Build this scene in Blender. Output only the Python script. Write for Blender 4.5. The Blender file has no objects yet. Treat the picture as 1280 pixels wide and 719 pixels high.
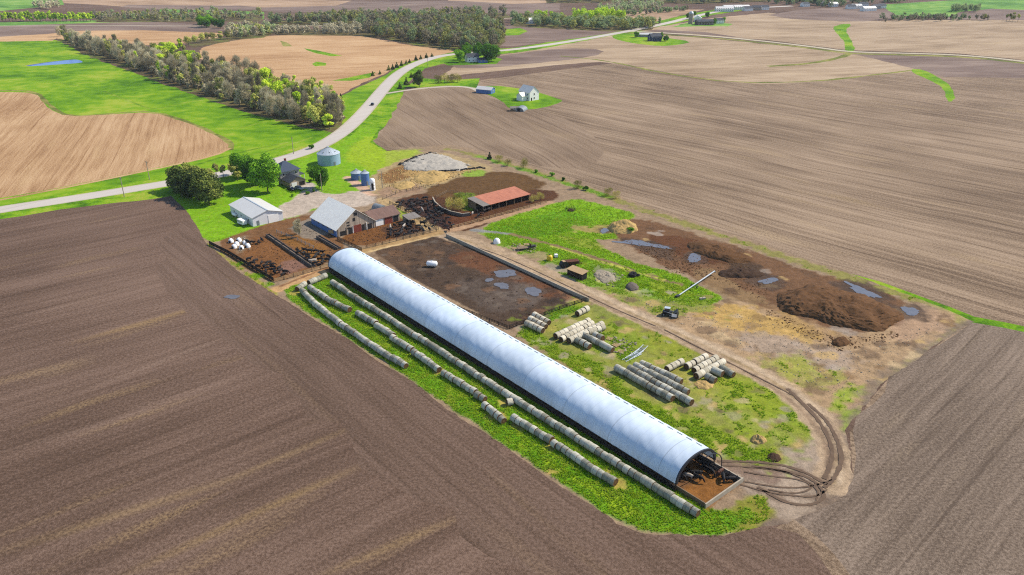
import bpy, bmesh, math, random
import numpy as np
from mathutils import Vector, Matrix, geometry

random.seed(7)
RNG = np.random.default_rng(11)
R = math.radians
scene = bpy.context.scene
COL = scene.collection

# ------------------------------------------------------------------ camera geometry
CAM_H = 104.0
FPX = 978.0                      # focal length in pixels of a 1280 wide picture
PITCH = math.atan((359.5 + 80.0) / FPX)
CP, SP = math.cos(PITCH), math.sin(PITCH)


def sstep(a, b, x):
    t = min(1.0, max(0.0, (x - a) / (b - a)))
    return t * t * (3 - 2 * t)


def hill(x, y):
    """Height of the land: level round the farm, gently rolling farther out."""
    r = sstep(330, 900, math.hypot(x, y - 230))
    if r == 0:
        return 0.0
    return r * (3.4 * math.sin(x / 165 + 1.3) * math.cos(y / 205 + .4)
                + 2.6 * math.sin((x + .6 * y) / 250 + 2) + 1.1 * math.sin((x - y) / 88))


def ray(px, py):
    a = (px - 640) / FPX
    b = -(py - 359.5) / FPX
    return a, CP + b * SP, -SP + b * CP


def P(px, py, z=0.0):
    """Where the sight line through a point of the survey picture meets height z."""
    dx, dy, dz = ray(px, py)
    t = (z - CAM_H) / dz
    return Vector((dx * t, dy * t, z))


def T(px, py, lift=0.0):
    """The same on the rolling land."""
    dx, dy, dz = ray(px, py)
    t = -(CAM_H - 9) / dz
    step = 8.0
    while t < 6000:
        if CAM_H + dz * t <= hill(dx * t, dy * t):
            break
        t += step
    lo, hi = t - step, t
    for _ in range(14):
        m = (lo + hi) / 2
        if CAM_H + dz * m <= hill(dx * m, dy * m):
            hi = m
        else:
            lo = m
    return Vector((dx * hi, dy * hi, hill(dx * hi, dy * hi) + lift))


ORG = P(882, 635)
UA = R(-49.5)
UX, UY = math.cos(UA), math.sin(UA)


def F(u, v, z=0.0):
    """Farm frame: u along the hoop barn, v across it."""
    return Vector((ORG.x + u * UX - v * UY, ORG.y + u * UY + v * UX, z))


def toF(p):
    a, b = p[0] - ORG.x, p[1] - ORG.y
    return a * UX + b * UY, -a * UY + b * UX


# ------------------------------------------------------------------ colours
def lin(c):
    c /= 255.0
    return c / 12.92 if c <= .04045 else ((c + .055) / 1.055) ** 2.4


KALB = np.array((1.85, 1.98, 2.2))        # how bright daylight makes a white sheet here: seen colour / this = surface colour


def C(r, g, b, k=1.0):
    return (min(.9, lin(r) * k / KALB[0]), min(.9, lin(g) * k / KALB[1]), min(.9, lin(b) * k / KALB[2]), 1)


# ------------------------------------------------------------------ node helpers
class NT:
    def __init__(self, name):
        self.m = bpy.data.materials.new(name)
        self.m.use_nodes = True
        self.t = self.m.node_tree
        self.b = self.t.nodes['Principled BSDF']
        self.b.inputs['Specular IOR Level'].default_value = .06
        self.b.inputs['Roughness'].default_value = .95

    def n(self, typ, **kw):
        nd = self.t.nodes.new(typ)
        for k, v in kw.items():
            if k.startswith('p_'):
                setattr(nd, k[2:], v)
            else:
                self.set(nd, k, v)
        return nd

    def set(self, nd, k, v):
        key = k
        if k.startswith('i') and k[1:].isdigit():
            sock = nd.inputs[int(k[1:])]
        else:
            sock = nd.inputs[key.replace('_', ' ')]
        if hasattr(v, 'is_linked') or hasattr(v, 'links'):
            self.t.links.new(v, sock)
        else:
            sock.default_value = v

    def math(self, op, a, b=0.0, c=None):
        nd = self.n('ShaderNodeMath', p_operation=op, i0=a, i1=b)
        if c is not None:
            self.set(nd, 'i2', c)
        return nd.outputs[0]

    def noise(self, vec, scale, detail=3, rough=.55):
        nd = self.n('ShaderNodeTexNoise', Scale=scale, Detail=detail, Roughness=rough)
        if vec is not None:
            self.t.links.new(vec, nd.inputs['Vector'])
        return nd.outputs['Fac']

    def ramp(self, fac, stops):
        nd = self.n('ShaderNodeValToRGB')
        el = nd.color_ramp.elements
        while len(el) < len(stops):
            el.new(.5)
        for e, (p, c) in zip(el, stops):
            e.position = p
            e.color = c if len(c) == 4 else (*c, 1)
        self.t.links.new(fac, nd.inputs[0])
        return nd.outputs[0]

    def g(self, fac, a, b):
        """remap a..b to 0..1, clamped"""
        nd = self.n('ShaderNodeMapRange', i0=fac, i1=a, i2=b, i3=0.0, i4=1.0)
        return nd.outputs[0]

    def mix(self, fac, a, b, mode='MIX'):
        nd = self.n('ShaderNodeMix', p_data_type='RGBA', p_blend_type=mode)
        for sock, v in ((nd.inputs[0], fac), (nd.inputs[6], a), (nd.inputs[7], b)):
            if hasattr(v, 'links'):
                self.t.links.new(v, sock)
            else:
                sock.default_value = v
        return nd.outputs[2]

    def pos(self):
        return self.n('ShaderNodeNewGeometry').outputs['Position']

    def obj(self):
        return self.n('ShaderNodeTexCoord').outputs['Object']

    def rand(self):
        return self.n('ShaderNodeObjectInfo').outputs['Random']

    def mapping(self, vec, rot=0.0, sc=(1, 1, 1)):
        nd = self.n('ShaderNodeMapping', p_vector_type='POINT')
        nd.inputs['Rotation'].default_value = (0, 0, rot)
        nd.inputs['Scale'].default_value = sc
        self.t.links.new(vec, nd.inputs['Vector'])
        return nd.outputs[0]

    def out(self, col, bump=None, bstr=.4, bdist=.2, rough=None):
        if hasattr(col, 'links'):
            self.t.links.new(col, self.b.inputs['Base Color'])
        else:
            self.b.inputs['Base Color'].default_value = col
        if bump is not None:
            bn = self.n('ShaderNodeBump', Strength=bstr, Distance=bdist)
            self.t.links.new(bump, bn.inputs['Height'])
            self.t.links.new(bn.outputs[0], self.b.inputs['Normal'])
        if rough is not None:
            self.b.inputs['Roughness'].default_value = rough
        return self.m


def soil(name, dark, mid, light, straw, ang, centre=None, strawamt=.5, rowamt=.30, streak=.5, w=.10, wig=5.0, fine=1.0, tram=.22, residue=()):
    """Worked ground: streaks and rows along one direction (or round a centre), clods, bits of straw."""
    s = NT(name)
    p = s.pos()
    warp = s.noise(p, .006, 2)
    if centre is None:
        q = s.mapping(p, -ang)
        sp = s.n('ShaderNodeSeparateXYZ', Vector=q)
        a, b = sp.outputs[0], sp.outputs[1]
    else:
        d = s.n('ShaderNodeVectorMath', p_operation='SUBTRACT', i0=p, i1=centre)
        sp = s.n('ShaderNodeSeparateXYZ', Vector=d.outputs[0])
        b = s.n('ShaderNodeVectorMath', p_operation='LENGTH', i0=d.outputs[0]).outputs['Value']
        a = s.math('MULTIPLY', s.math('ARCTAN2', sp.outputs[1], sp.outputs[0]), 30.0)
    b = s.math('ADD', b, s.math('MULTIPLY', warp, wig * 2))

    def strv(ka, kb):
        return s.n('ShaderNodeCombineXYZ', X=s.math('MULTIPLY', a, ka), Y=s.math('MULTIPLY', b, kb), Z=0.0).outputs[0]
    st = s.noise(strv(.007, w), 1.0, 4, .6)
    st2 = s.noise(strv(.02, w * 3.4), 1.0, 3, .6)
    rows = s.noise(strv(.05, 1.1), 1.0, 2, .6)
    furrow = s.noise(strv(.010, .46), 1.0, 3, .65)
    tone = s.noise(p, .011, 3)
    clod = s.noise(p, 1.5, 4, .7)
    grit = s.noise(p, 5.5, 2, .7)
    v = s.math('MULTIPLY', s.math('SUBTRACT', st, .5), streak * 1.2)
    v = s.math('ADD', v, s.math('MULTIPLY', s.math('SUBTRACT', st2, .5), streak))
    v = s.math('ADD', v, s.math('MULTIPLY', s.math('SUBTRACT', rows, .5), rowamt * 2.0))
    v = s.math('ADD', v, s.math('MULTIPLY', s.math('SUBTRACT', furrow, .5), rowamt * 3.6))
    v = s.math('ADD', v, s.math('MULTIPLY', s.math('SUBTRACT', tone, .5), .8))
    v = s.math('ADD', v, s.math('MULTIPLY', s.math('SUBTRACT', clod, .5), 1.0 * fine))
    v = s.math('ADD', v, s.math('MULTIPLY', s.math('SUBTRACT', grit, .5), 1.0 * fine))
    tf = s.math('ABSOLUTE', s.math('SUBTRACT', s.math('FRACT', s.math('DIVIDE', b, 7.6)), .5))
    tl = s.math('MULTIPLY', s.g(tf, .06, .02), s.g(s.noise(strv(.013, .131), 1.0, 2), .42, .6))
    v = s.math('SUBTRACT', v, s.math('MULTIPLY', tl, tram))
    v = s.math('ADD', v, .5)
    col = s.ramp(v, [(0.12, dark), (.5, mid), (.88, light)])
    sn = s.noise(strv(.016, w * 1.3), 1.0, 2, .5)
    sf = s.math('MULTIPLY', s.g(sn, .60, .74), s.g(clod, .40, .66))
    col = s.mix(s.math('MULTIPLY', sf, strawamt), col, straw)
    for (ax, ay), (bx, by), w_, k_, rc in residue:          # lines of crop residue left lying in the field
        L = math.hypot(bx - ax, by - ay)
        dv = s.n('ShaderNodeVectorMath', p_operation='SUBTRACT', i0=p, i1=(ax, ay, 0)).outputs[0]
        t_ = s.n('ShaderNodeVectorMath', p_operation='DOT_PRODUCT', i0=dv, i1=((bx - ax) / L, (by - ay) / L, 0)).outputs['Value']
        n_ = s.n('ShaderNodeVectorMath', p_operation='DOT_PRODUCT', i0=dv, i1=(-(by - ay) / L, (bx - ax) / L, 0)).outputs['Value']
        n_ = s.math('ABSOLUTE', s.math('ADD', n_, s.math('MULTIPLY', s.math('SUBTRACT', warp, .5), 9.0)))
        mk = s.math('MULTIPLY', s.g(n_, w_ * 1.6, 0.0), s.math('MULTIPLY', s.g(t_, -6.0, L * .3), s.g(t_, L + 6.0, L * .75)))
        mk = s.math('MULTIPLY', mk, s.g(s.math('ADD', clod, s.math('MULTIPLY', st2, .5)), .55, .95))
        col = s.mix(s.math('MULTIPLY', mk, k_), col, rc)
    h = s.math('ADD', s.math('MULTIPLY', clod, .6), s.math('ADD', s.math('MULTIPLY', grit, .3), s.math('MULTIPLY', rows, .6)))
    return s.out(col, h, .5, .28)


def grass(name, cols, rough=1.0, sc=1.0):
    s = NT(name)
    p = s.pos()
    big = s.noise(p, .016 * sc, 3)
    med = s.noise(p, .12 * sc, 3)
    fin = s.noise(p, 1.1, 4, .7)
    v = s.math('ADD', s.math('MULTIPLY', s.math('SUBTRACT', big, .5), 1.25), s.math('MULTIPLY', s.math('SUBTRACT', med, .5), .8))
    v = s.math('ADD', v, .625)
    v = s.math('ADD', v, s.math('MULTIPLY', s.math('SUBTRACT', fin, .5), .5 * rough))
    v = s.math('SUBTRACT', v, .125)
    col = s.ramp(v, list(zip((.22, .45, .6, .8), cols)))
    return s.out(col, fin, .5 * rough, .3)


MAT = {}


def plain(name, col, rough=.8, spec=.15, metal=0.0, var=.25, nsc=1.2, bump=0.0, randv=0.0):
    s = NT(name)
    o = s.obj()
    n = s.noise(o, nsc, 4, .65)
    v = s.math('ADD', s.math('MULTIPLY', s.math('SUBTRACT', n, .5), var * 2), 1.0)
    if randv:
        v = s.math('ADD', v, s.math('MULTIPLY', s.math('SUBTRACT', s.rand(), .5), randv * 2))
    vm = s.n('ShaderNodeVectorMath', p_operation='SCALE', i0=col[:3])
    s.t.links.new(v, vm.inputs['Scale'])
    s.b.inputs['Specular IOR Level'].default_value = spec
    s.b.inputs['Metallic'].default_value = metal
    MAT[name] = s.out(vm.outputs[0], n if bump else None, bump, .1, rough)
    return MAT[name]


def ribbed(name, col, axis, pitch, rough=.45, metal=.3, var=.15, rust=None, rustamt=.4):
    """Sheet metal with ribs across one object axis."""
    s = NT(name)
    o = s.obj()
    sp = s.n('ShaderNodeSeparateXYZ', Vector=o)
    w = s.math('SINE', s.math('MULTIPLY', sp.outputs[axis], 2 * math.pi / pitch))
    w = s.math('POWER', s.math('ABSOLUTE', w), 6.0)
    n = s.noise(o, .6, 4, .65)
    v = s.math('ADD', s.math('MULTIPLY', s.math('SUBTRACT', n, .5), var * 2), 1.0)
    vm = s.n('ShaderNodeVectorMath', p_operation='SCALE', i0=col[:3])
    s.t.links.new(v, vm.inputs['Scale'])
    c = vm.outputs[0]
    if rust:
        sc = [.25, .25, .25]
        sc[axis] = 1.6
        rn = s.noise(s.mapping(o, 0, sc), 1.0, 4, .65)
        c = s.mix(s.math('MULTIPLY', s.g(rn, .45, .7), rustamt), c, rust)
    s.b.inputs['Specular IOR Level'].default_value = .4
    s.b.inputs['Metallic'].default_value = metal
    MAT[name] = s.out(c, w, .5, .05, rough)
    return MAT[name]


def boards(name, col, axis, pitch, var=.5):
    s = NT(name)
    o = s.obj()
    sp = s.n('ShaderNodeSeparateXYZ', Vector=o)
    k = s.math('FLOOR', s.math('DIVIDE', sp.outputs[axis], pitch))
    wn = s.n('ShaderNodeTexWhiteNoise', p_noise_dimensions='1D', W=k).outputs['Value']
    n = s.noise(o, 1.5, 4, .7)
    v = s.math('ADD', s.math('MULTIPLY', s.math('SUBTRACT', wn, .5), var), s.math('MULTIPLY', s.math('SUBTRACT', n, .5), var * 1.4))
    v = s.math('ADD', v, 1.0)
    vm = s.n('ShaderNodeVectorMath', p_operation='SCALE', i0=col[:3])
    s.t.links.new(v, vm.inputs['Scale'])
    MAT[name] = s.out(vm.outputs[0], wn, .3, .05)
    return MAT[name]


def leafm(name, dark, mid, light, trans=.25, nsc=.45, k=2.4):
    dark, mid, light = [tuple(min(.9, c * k) for c in q[:3]) + (1,) for q in (dark, mid, light)]
    s = NT(name)
    o = s.obj()
    n = s.noise(o, nsc, 3, .6)
    n2 = s.noise(o, 3.0, 2, .6)
    v = s.math('ADD', s.math('MULTIPLY', n, .7), s.math('MULTIPLY', n2, .45))
    v = s.math('ADD', v, s.math('MULTIPLY', s.math('SUBTRACT', s.rand(), .5), .5))
    v = s.math('SUBTRACT', v, .08)
    col = s.ramp(v, [(.25, dark), (.5, mid), (.75, light)])
    s.out(col)
    if trans:
        tb = s.n('ShaderNodeBsdfTranslucent', Color=col)
        mx = s.n('ShaderNodeMixShader', i0=trans)
        s.t.links.new(s.b.outputs[0], mx.inputs[1])
        s.t.links.new(tb.outputs[0], mx.inputs[2])
        s.t.links.new(mx.outputs[0], s.t.nodes['Material Output'].inputs['Surface'])
    MAT[name] = s.m
    return s.m


# ------------------------------------------------------------------ object helpers
def tag(o, label=None, cat=None, group=None, kind=None):
    if label:
        o['label'] = label
    if cat:
        o['category'] = cat
    if group:
        o['group'] = group
    if kind:
        o['kind'] = kind
    return o


def thing(name, label, cat, loc=(0, 0, 0), rz=0.0, group=None):
    o = bpy.data.objects.new(name, None)
    COL.objects.link(o)
    o.empty_display_size = .5
    o.location = loc
    o.rotation_euler = (0, 0, rz)
    return tag(o, label, cat, group)


class MB:
    """Collects shapes into one mesh."""

    def __init__(self):
        self.bm = bmesh.new()

    def box(self, c, s, rz=0.0, tilt=0.0, bev=0.0):
        m = Matrix.Translation(c) @ Matrix.Rotation(rz, 4, 'Z') @ Matrix.Rotation(tilt, 4, 'Y') @ Matrix.Diagonal((*s, 1))
        g = bmesh.ops.create_cube(self.bm, size=1, matrix=m)
        if bev:
            es = list({e for v in g['verts'] for e in v.link_edges})
            bmesh.ops.bevel(self.bm, geom=es, offset=bev, segments=1, affect='EDGES')
        return self

    def tube(self, a, b, r, r2=None, n=8, caps=True):
        a, b = Vector(a), Vector(b)
        d = b - a
        m = Matrix.Translation((a + b) / 2) @ d.to_track_quat('Z', 'Y').to_matrix().to_4x4()
        bmesh.ops.create_cone(self.bm, cap_ends=caps, segments=n, radius1=r, radius2=r if r2 is None else r2, depth=d.length, matrix=m)
        return self

    def poly(self, pts):
        self.bm.faces.new([self.bm.verts.new(p) for p in pts])
        return self

    def prism(self, prof, axis, a, b):
        """A closed profile extruded along axis 'X' (prof = y, z) or 'Y' (prof = x, z) or 'Z' (prof = x, y)."""
        def put(q, t):
            return {'X': (t, q[0], q[1]), 'Y': (q[0], t, q[1]), 'Z': (q[0], q[1], t)}[axis]
        va = [self.bm.verts.new(put(q, a)) for q in prof]
        vb = [self.bm.verts.new(put(q, b)) for q in prof]
        n = len(prof)
        for i in range(n):
            j = (i + 1) % n
            self.bm.faces.new((va[i], va[j], vb[j], vb[i]))
        self.bm.faces.new(va[::-1])
        self.bm.faces.new(vb)
        return self

    def ball(self, c, s, sub=2):
        m = Matrix.Translation(c) @ Matrix.Diagonal((*s, 1))
        bmesh.ops.create_icosphere(self.bm, subdivisions=sub, radius=1, matrix=m)
        return self

    def lathe(self, prof, n=24, c=(0, 0, 0)):
        rings = []
        for r, z in prof:
            if r < 1e-4:
                rings.append([self.bm.verts.new((c[0], c[1], c[2] + z))])
            else:
                rings.append([self.bm.verts.new((c[0] + r * math.cos(2 * math.pi * k / n), c[1] + r * math.sin(2 * math.pi * k / n), c[2] + z)) for k in range(n)])
        for A, B in zip(rings, rings[1:]):
            for k in range(n):
                j = (k + 1) % n
                if len(A) == 1 and len(B) == 1:
                    continue
                if len(A) == 1:
                    self.bm.faces.new((A[0], B[j], B[k]))
                elif len(B) == 1:
                    self.bm.faces.new((A[k], A[j], B[0]))
                else:
                    self.bm.faces.new((A[k], A[j], B[j], B[k]))
        return self

    def mesh(self, name, mat, smooth=False):
        me = bpy.data.meshes.new(name)
        bmesh.ops.recalc_face_normals(self.bm, faces=self.bm.faces)
        self.bm.to_mesh(me)
        self.bm.free()
        if mat is not None:
            me.materials.append(mat)
        if smooth:
            me.polygons.foreach_set('use_smooth', [True] * len(me.polygons))
        return me

    def build(self, name, mat, parent=None, smooth=False):
        return link(name, self.mesh(name, mat, smooth), parent)


def link(name, me, parent=None, loc=None, rz=None, sc=None):
    o = bpy.data.objects.new(name, me)
    COL.objects.link(o)
    if parent is not None:
        o.parent = parent
    if loc is not None:
        o.location = loc
    if rz is not None:
        o.rotation_euler = (0, 0, rz)
    if sc is not None:
        o.scale = sc if hasattr(sc, '__len__') else (sc, sc, sc)
    return o


def kids(o):
    return [c for c in KID.get(o.name, [])]


KID = {}


def copy_thing(root, loc, rz=0.0, sc=1.0, label=None, group=None):
    r = root.copy()
    COL.objects.link(r)
    r.location = loc
    r.rotation_euler = (0, 0, rz)
    r.scale = (sc, sc, sc) if not hasattr(sc, '__len__') else sc
    if label:
        r['label'] = label
    if group:
        r['group'] = group
    for c in root.children:
        d = c.copy()
        COL.objects.link(d)
        d.parent = r
        for g in c.children:
            e = g.copy()
            COL.objects.link(e)
            e.parent = d
    return r


def npmesh(name, verts, faces, mat, smooth=False):
    """verts (n,3), faces (m,k) arrays"""
    me = bpy.data.meshes.new(name)
    n, (m, k) = len(verts), faces.shape
    me.vertices.add(n)
    me.vertices.foreach_set('co', np.asarray(verts, np.float32).ravel())
    me.loops.add(m * k)
    me.loops.foreach_set('vertex_index', faces.astype(np.int32).ravel())
    me.polygons.add(m)
    me.polygons.foreach_set('loop_start', np.arange(0, m * k, k, dtype=np.int32))
    me.polygons.foreach_set('loop_total', np.full(m, k, np.int32))
    if smooth:
        me.polygons.foreach_set('use_smooth', np.ones(m, bool))
    me.update(calc_edges=True)
    if mat is not None:
        me.materials.append(mat)
    return me


# ------------------------------------------------------------------ numpy noise
def _h(ix, iy, s):
    v = np.sin(ix * 127.1 + iy * 311.7 + s * 74.7) * 43758.5453
    return v - np.floor(v)


def vnoise(x, y, s=0):
    ix, iy = np.floor(x), np.floor(y)
    fx, fy = x - ix, y - iy
    fx, fy = fx * fx * (3 - 2 * fx), fy * fy * (3 - 2 * fy)
    a, b = _h(ix, iy, s), _h(ix + 1, iy, s)
    c, d = _h(ix, iy + 1, s), _h(ix + 1, iy + 1, s)
    return (a * (1 - fx) + b * fx) * (1 - fy) + (c * (1 - fx) + d * fx) * fy


def fbm(x, y, s=0, o=4):
    t, amp, f, tot = 0.0, 1.0, 1.0, 0.0
    for k in range(o):
        t = t + amp * vnoise(x * f, y * f, s + k * 13)
        tot += amp
        amp *= .55
        f *= 2.03
    return t / tot


def sdist(X, Y, poly):
    """Signed distance to a closed polygon (negative inside)."""
    d = np.full(X.shape, 1e9)
    ins = np.zeros(X.shape, bool)
    n = len(poly)
    for i in range(n):
        x1, y1 = poly[i]
        x2, y2 = poly[(i + 1) % n]
        ex, ey = x2 - x1, y2 - y1
        L = ex * ex + ey * ey + 1e-9
        t = np.clip(((X - x1) * ex + (Y - y1) * ey) / L, 0, 1)
        d = np.minimum(d, (X - x1 - t * ex) ** 2 + (Y - y1 - t * ey) ** 2)
        c = (y1 > Y) != (y2 > Y)
        ins ^= c & (X < (x2 - x1) * (Y - y1) / (y2 - y1 + 1e-12) + x1)
    d = np.sqrt(d)
    return np.where(ins, -d, d)


def ldist(X, Y, line):
    d = np.full(X.shape, 1e9)
    for (x1, y1), (x2, y2) in zip(line, line[1:]):
        ex, ey = x2 - x1, y2 - y1
        L = ex * ex + ey * ey + 1e-9
        t = np.clip(((X - x1) * ex + (Y - y1) * ey) / L, 0, 1)
        d = np.minimum(d, (X - x1 - t * ex) ** 2 + (Y - y1 - t * ey) ** 2)
    return np.sqrt(d)


def chaikin(pts, closed=True, it=1):
    for _ in range(it):
        q = []
        n = len(pts)
        rng = range(n) if closed else range(n - 1)
        if not closed:
            q.append(pts[0])
        for i in rng:
            a, b = pts[i], pts[(i + 1) % n]
            q.append((a[0] * .75 + b[0] * .25, a[1] * .75 + b[1] * .25))
            q.append((a[0] * .25 + b[0] * .75, a[1] * .25 + b[1] * .75))
        if not closed:
            q.append(pts[-1])
        pts = q
    return pts


def inpoly(x, y, poly):
    c = False
    n = len(poly)
    for i in range(n):
        x1, y1 = poly[i]
        x2, y2 = poly[(i + 1) % n]
        if (y1 > y) != (y2 > y) and x < (x2 - x1) * (y - y1) / (y2 - y1) + x1:
            c = not c
    return c

# ------------------------------------------------------------------ ground materials
V_ANG, U_ANG = UA + math.pi / 2, UA
STRAW = C(205, 178, 128)
M_SOIL_L = soil('dark_soil', C(90, 72, 60), C(120, 98, 85), C(152, 128, 114), C(186, 158, 112), V_ANG, None, .6, .10, .6, .085, 5, 1.75, .13,
                [(P(*a_)[:2], P(*b_)[:2], w_ * .62, k_ * .62, C(*c_)) for a_, b_, w_, k_, c_ in (
                    ((108, 424), (262, 380), 2.4, .95, (196, 164, 104)), ((130, 478), (290, 418), 1.6, .8, (178, 154, 138)), ((160, 718), (440, 590), 1.8, .9, (196, 166, 110)),
                    ((-20, 697), (300, 598), 2.2, .8, (190, 162, 116)), ((290, 602), (440, 536), 1.6, .7, (190, 162, 116)), ((130, 520), (280, 478), 1.5, .7, (176, 150, 134)),
                    ((410, 720), (550, 658), 1.6, .85, (198, 168, 112)), ((30, 396), (200, 350), 1.6, .6, (170, 146, 130)), ((50, 466), (96, 454), 4.0, .7, (196, 170, 126)),
                    ((0, 566), (210, 504), 1.6, .6, (172, 148, 132)), ((0, 345), (190, 300), 3, .5, (166, 140, 126)))])
M_SOIL_H = soil('headland_soil', C(90, 73, 61), C(119, 98, 85), C(148, 125, 112), C(172, 146, 110), U_ANG, None, .35, .15, .25, .12, 4, 1.7, .16)
M_SOIL_R = soil('brown_soil', C(108, 90, 74), C(160, 138, 116), C(196, 173, 149), C(210, 184, 140), U_ANG + .03, None, .5, .26, .6, .07, 9, 1.6)
M_SOIL_V = soil('corner_soil', C(104, 90, 79), C(142, 126, 112), C(174, 156, 141), C(196, 174, 138), V_ANG + .05, None, .3, .2, .4, .10, 4, 1.8)
M_SOIL_T = soil('turning_soil', C(104, 93, 82), C(142, 130, 117), C(174, 160, 145), C(198, 180, 145), 0, tuple(P(1128, 606)), .15, .22, .35, .12, 3.0)
M_SOIL_G = soil('gravelly_soil', C(100, 89, 79), C(138, 124, 112), C(180, 166, 152), C(200, 180, 140), U_ANG + .5, None, .2, .1, .25, .06, 4, 1.8)
M_SOIL_F = soil('far_soil', C(112, 92, 84), C(148, 128, 118), C(178, 158, 146), C(196, 172, 140), .1, None, .3, .2, .7, .03, 16, .6)
M_SOIL_C = soil('contour_soil', C(108, 90, 74), C(158, 136, 115), C(192, 170, 147), C(208, 182, 140), R(114), None, .5, .16, .35, .05, 12, 1.5)
M_STUB_A = soil('stubble_pink', C(150, 112, 78), C(205, 166, 124), C(236, 204, 164), C(236, 208, 160), 1.9, None, .5, .2, .4, .09, 5, 1.7)
M_STUB_B = soil('stubble_gold', C(164, 124, 86), C(218, 178, 134), C(240, 208, 166), C(240, 212, 164), .35, None, .5, .24, .45, .05, 8, 1.4)
M_STUB_C = soil('stubble_grey', C(142, 120, 96), C(194, 170, 142), C(222, 200, 172), C(222, 198, 150), .25, None, .6, .3, .6, .04, 18)
M_STUB_D = soil('stubble_far', C(150, 122, 98), C(198, 168, 140), C(226, 198, 170), C(226, 198, 150), -.15, None, .5, .3, .7, .03, 18)
G_DEEP, G_MID, G_BR, G_YEL = C(78, 128, 16), C(114, 166, 18), C(140, 184, 26), C(176, 196, 66)
M_GRASS = grass('meadow_grass', (G_DEEP, G_MID, G_BR, G_YEL), .8)
M_VERGE = grass('verge_grass', (C(70, 116, 14), C(114, 168, 16), C(144, 188, 28), C(182, 192, 74)), 1.5, 2.0)
M_FARG = grass('far_grass', (C(84, 132, 60), C(116, 168, 76), C(140, 188, 84), C(176, 204, 116)), .5, .5)
M_FLOOR = grass('leaf_litter', (C(84, 76, 52), C(110, 98, 70), C(128, 120, 78), C(118, 150, 50)), 1.2, 2.0)
M_DIM = grass('worn_grass', (C(90, 132, 20), C(120, 162, 30), C(150, 180, 50), C(176, 196, 90)), 1.0, 2.0)
M_OLIVE = grass('olive_grass', (C(96, 108, 50), C(134, 140, 66), C(160, 160, 84), C(186, 178, 108)), 1.0, 2.0)
M_ROAD = soil('road_surface', C(198, 190, 184), C(222, 216, 211), C(236, 231, 226), C(222, 216, 210), .9, None, .0, .05, .2, .3, 2, .25)
M_GRAVEL = soil('gravel_surface', C(176, 164, 146), C(212, 202, 186), C(230, 222, 208), C(222, 212, 190), .9, None, .3, .1, .4, .3, 2, .5)
M_BANDR = soil('dusty_track', C(196, 186, 160), C(222, 214, 190), C(236, 230, 208), C(222, 212, 190), .9, None, .3, .1, .4, .3, 2, .5)

# ------------------------------------------------------------------ ground regions: the later wins
# (name, points in the survey picture, material, edge wobble in metres, smoothing)
YARD_PX = [(213, 244), (226, 256), (238, 270), (250, 290), (258, 304), (278, 322), (300, 340), (350, 372), (420, 416), (500, 468), (570, 517), (640, 565),
           (710, 613), (770, 655), (800, 666), (860, 671), (905, 670), (945, 660), (985, 655), (1020, 640), (1050, 622), (1066, 600), (1064, 565),
           (1058, 535), (1078, 508), (1110, 474), (1160, 438), (1218, 402), (1140, 370), (1050, 338), (900, 288), (780, 248), (700, 219),
           (620, 193), (565, 181), (520, 184), (484, 189), (462, 178), (474, 160), (452, 158), (425, 181), (390, 195), (340, 212), (290, 222)]
REG = []


def reg(name, pts, m, wob=1.0, sm=0, label=None):
    REG.append((name, [T(*p) for p in chaikin(pts, True, sm)], m, wob, label))


def band(name, pts, width, m, wob=.4, label=None, it=2):
    """A strip of constant width along a line."""
    c = [T(*p) for p in chaikin(pts, False, it)]
    n = len(c)
    L, Rr = [], []
    for i, p in enumerate(c):
        d = c[min(i + 1, n - 1)] - c[max(i - 1, 0)]
        d.z = 0
        d.normalize()
        w = width[0] + (width[1] - width[0]) * i / (n - 1) if hasattr(width, '__len__') else width
        nn = Vector((-d.y, d.x, 0)) * w / 2
        L.append(p + nn)
        Rr.append(p - nn)
    REG.append((name, L + Rr[::-1], m, wob, label))


HWY = [(-240, 301), (-100, 279), (0, 262), (100, 247), (210, 229), (290, 216), (340, 203), (392, 187), (424, 169), (446, 150), (464, 130), (480, 110),
       (497, 92), (520, 79), (548, 70), (580, 66.5), (640, 62.5), (700, 54), (770, 42), (826, 31), (868, 20.5), (900, 13.5), (940, 10), (990, 7.5)]
GRAVEL = [(782, 39), (830, 41), (900, 46), (960, 52), (1020, 59), (1062, 65), (1130, 66.5), (1210, 69), (1300, 79)]

reg('plowed_field', [(480, 188), (462, 176), (482, 158), (490, 130), (520, 110), (600, 100), (650, 94), (760, 80), (900, 60), (1062, 64), (1300, 78), (1700, 120), (1700, 560),
                     (1300, 840), (1040, 760), (1010, 700), (975, 650), (1066, 590), (1062, 540), (1110, 474), (1216, 400), (780, 250), (560, 183)], M_SOIL_R, 1.0, 0,
    'brown plowed field with long straight furrows beyond the farmyard')
reg('plowed_field', [(478, 184), (468, 176), (488, 150), (496, 120), (520, 108), (565, 107), (600, 112), (625, 132), (690, 140), (740, 165), (760, 200), (700, 215), (600, 186), (540, 183)],
    M_SOIL_C, 1.0, 1, 'plowed field with curved furrows before the white farmhouse')
reg('plowed_field', [(1066, 540), (1110, 474), (1216, 402), (1290, 417), (1700, 520), (1700, 860), (1040, 800), (1010, 700), (985, 655), (1066, 600)], M_SOIL_V, 1.5, 0,
    'plowed corner field with furrows running across behind the track loop')
band('field_seam', [(980, 654), (1010, 676), (1040, 710), (1070, 760)], 5.0, M_SOIL_R, 1.6, 'pale seam of trodden soil between the two plowed fields')
reg('plowed_field', [(258, 304), (300, 340), (500, 468), (640, 565), (780, 660), (900, 670), (985, 655), (1030, 700), (1080, 790), (760, 800), (560, 660), (400, 520), (300, 440), (215, 380),
                     (190, 330), (235, 262)], M_SOIL_H, 4.5, 1, 'dark plowed headland running beside the bale rows')
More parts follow.
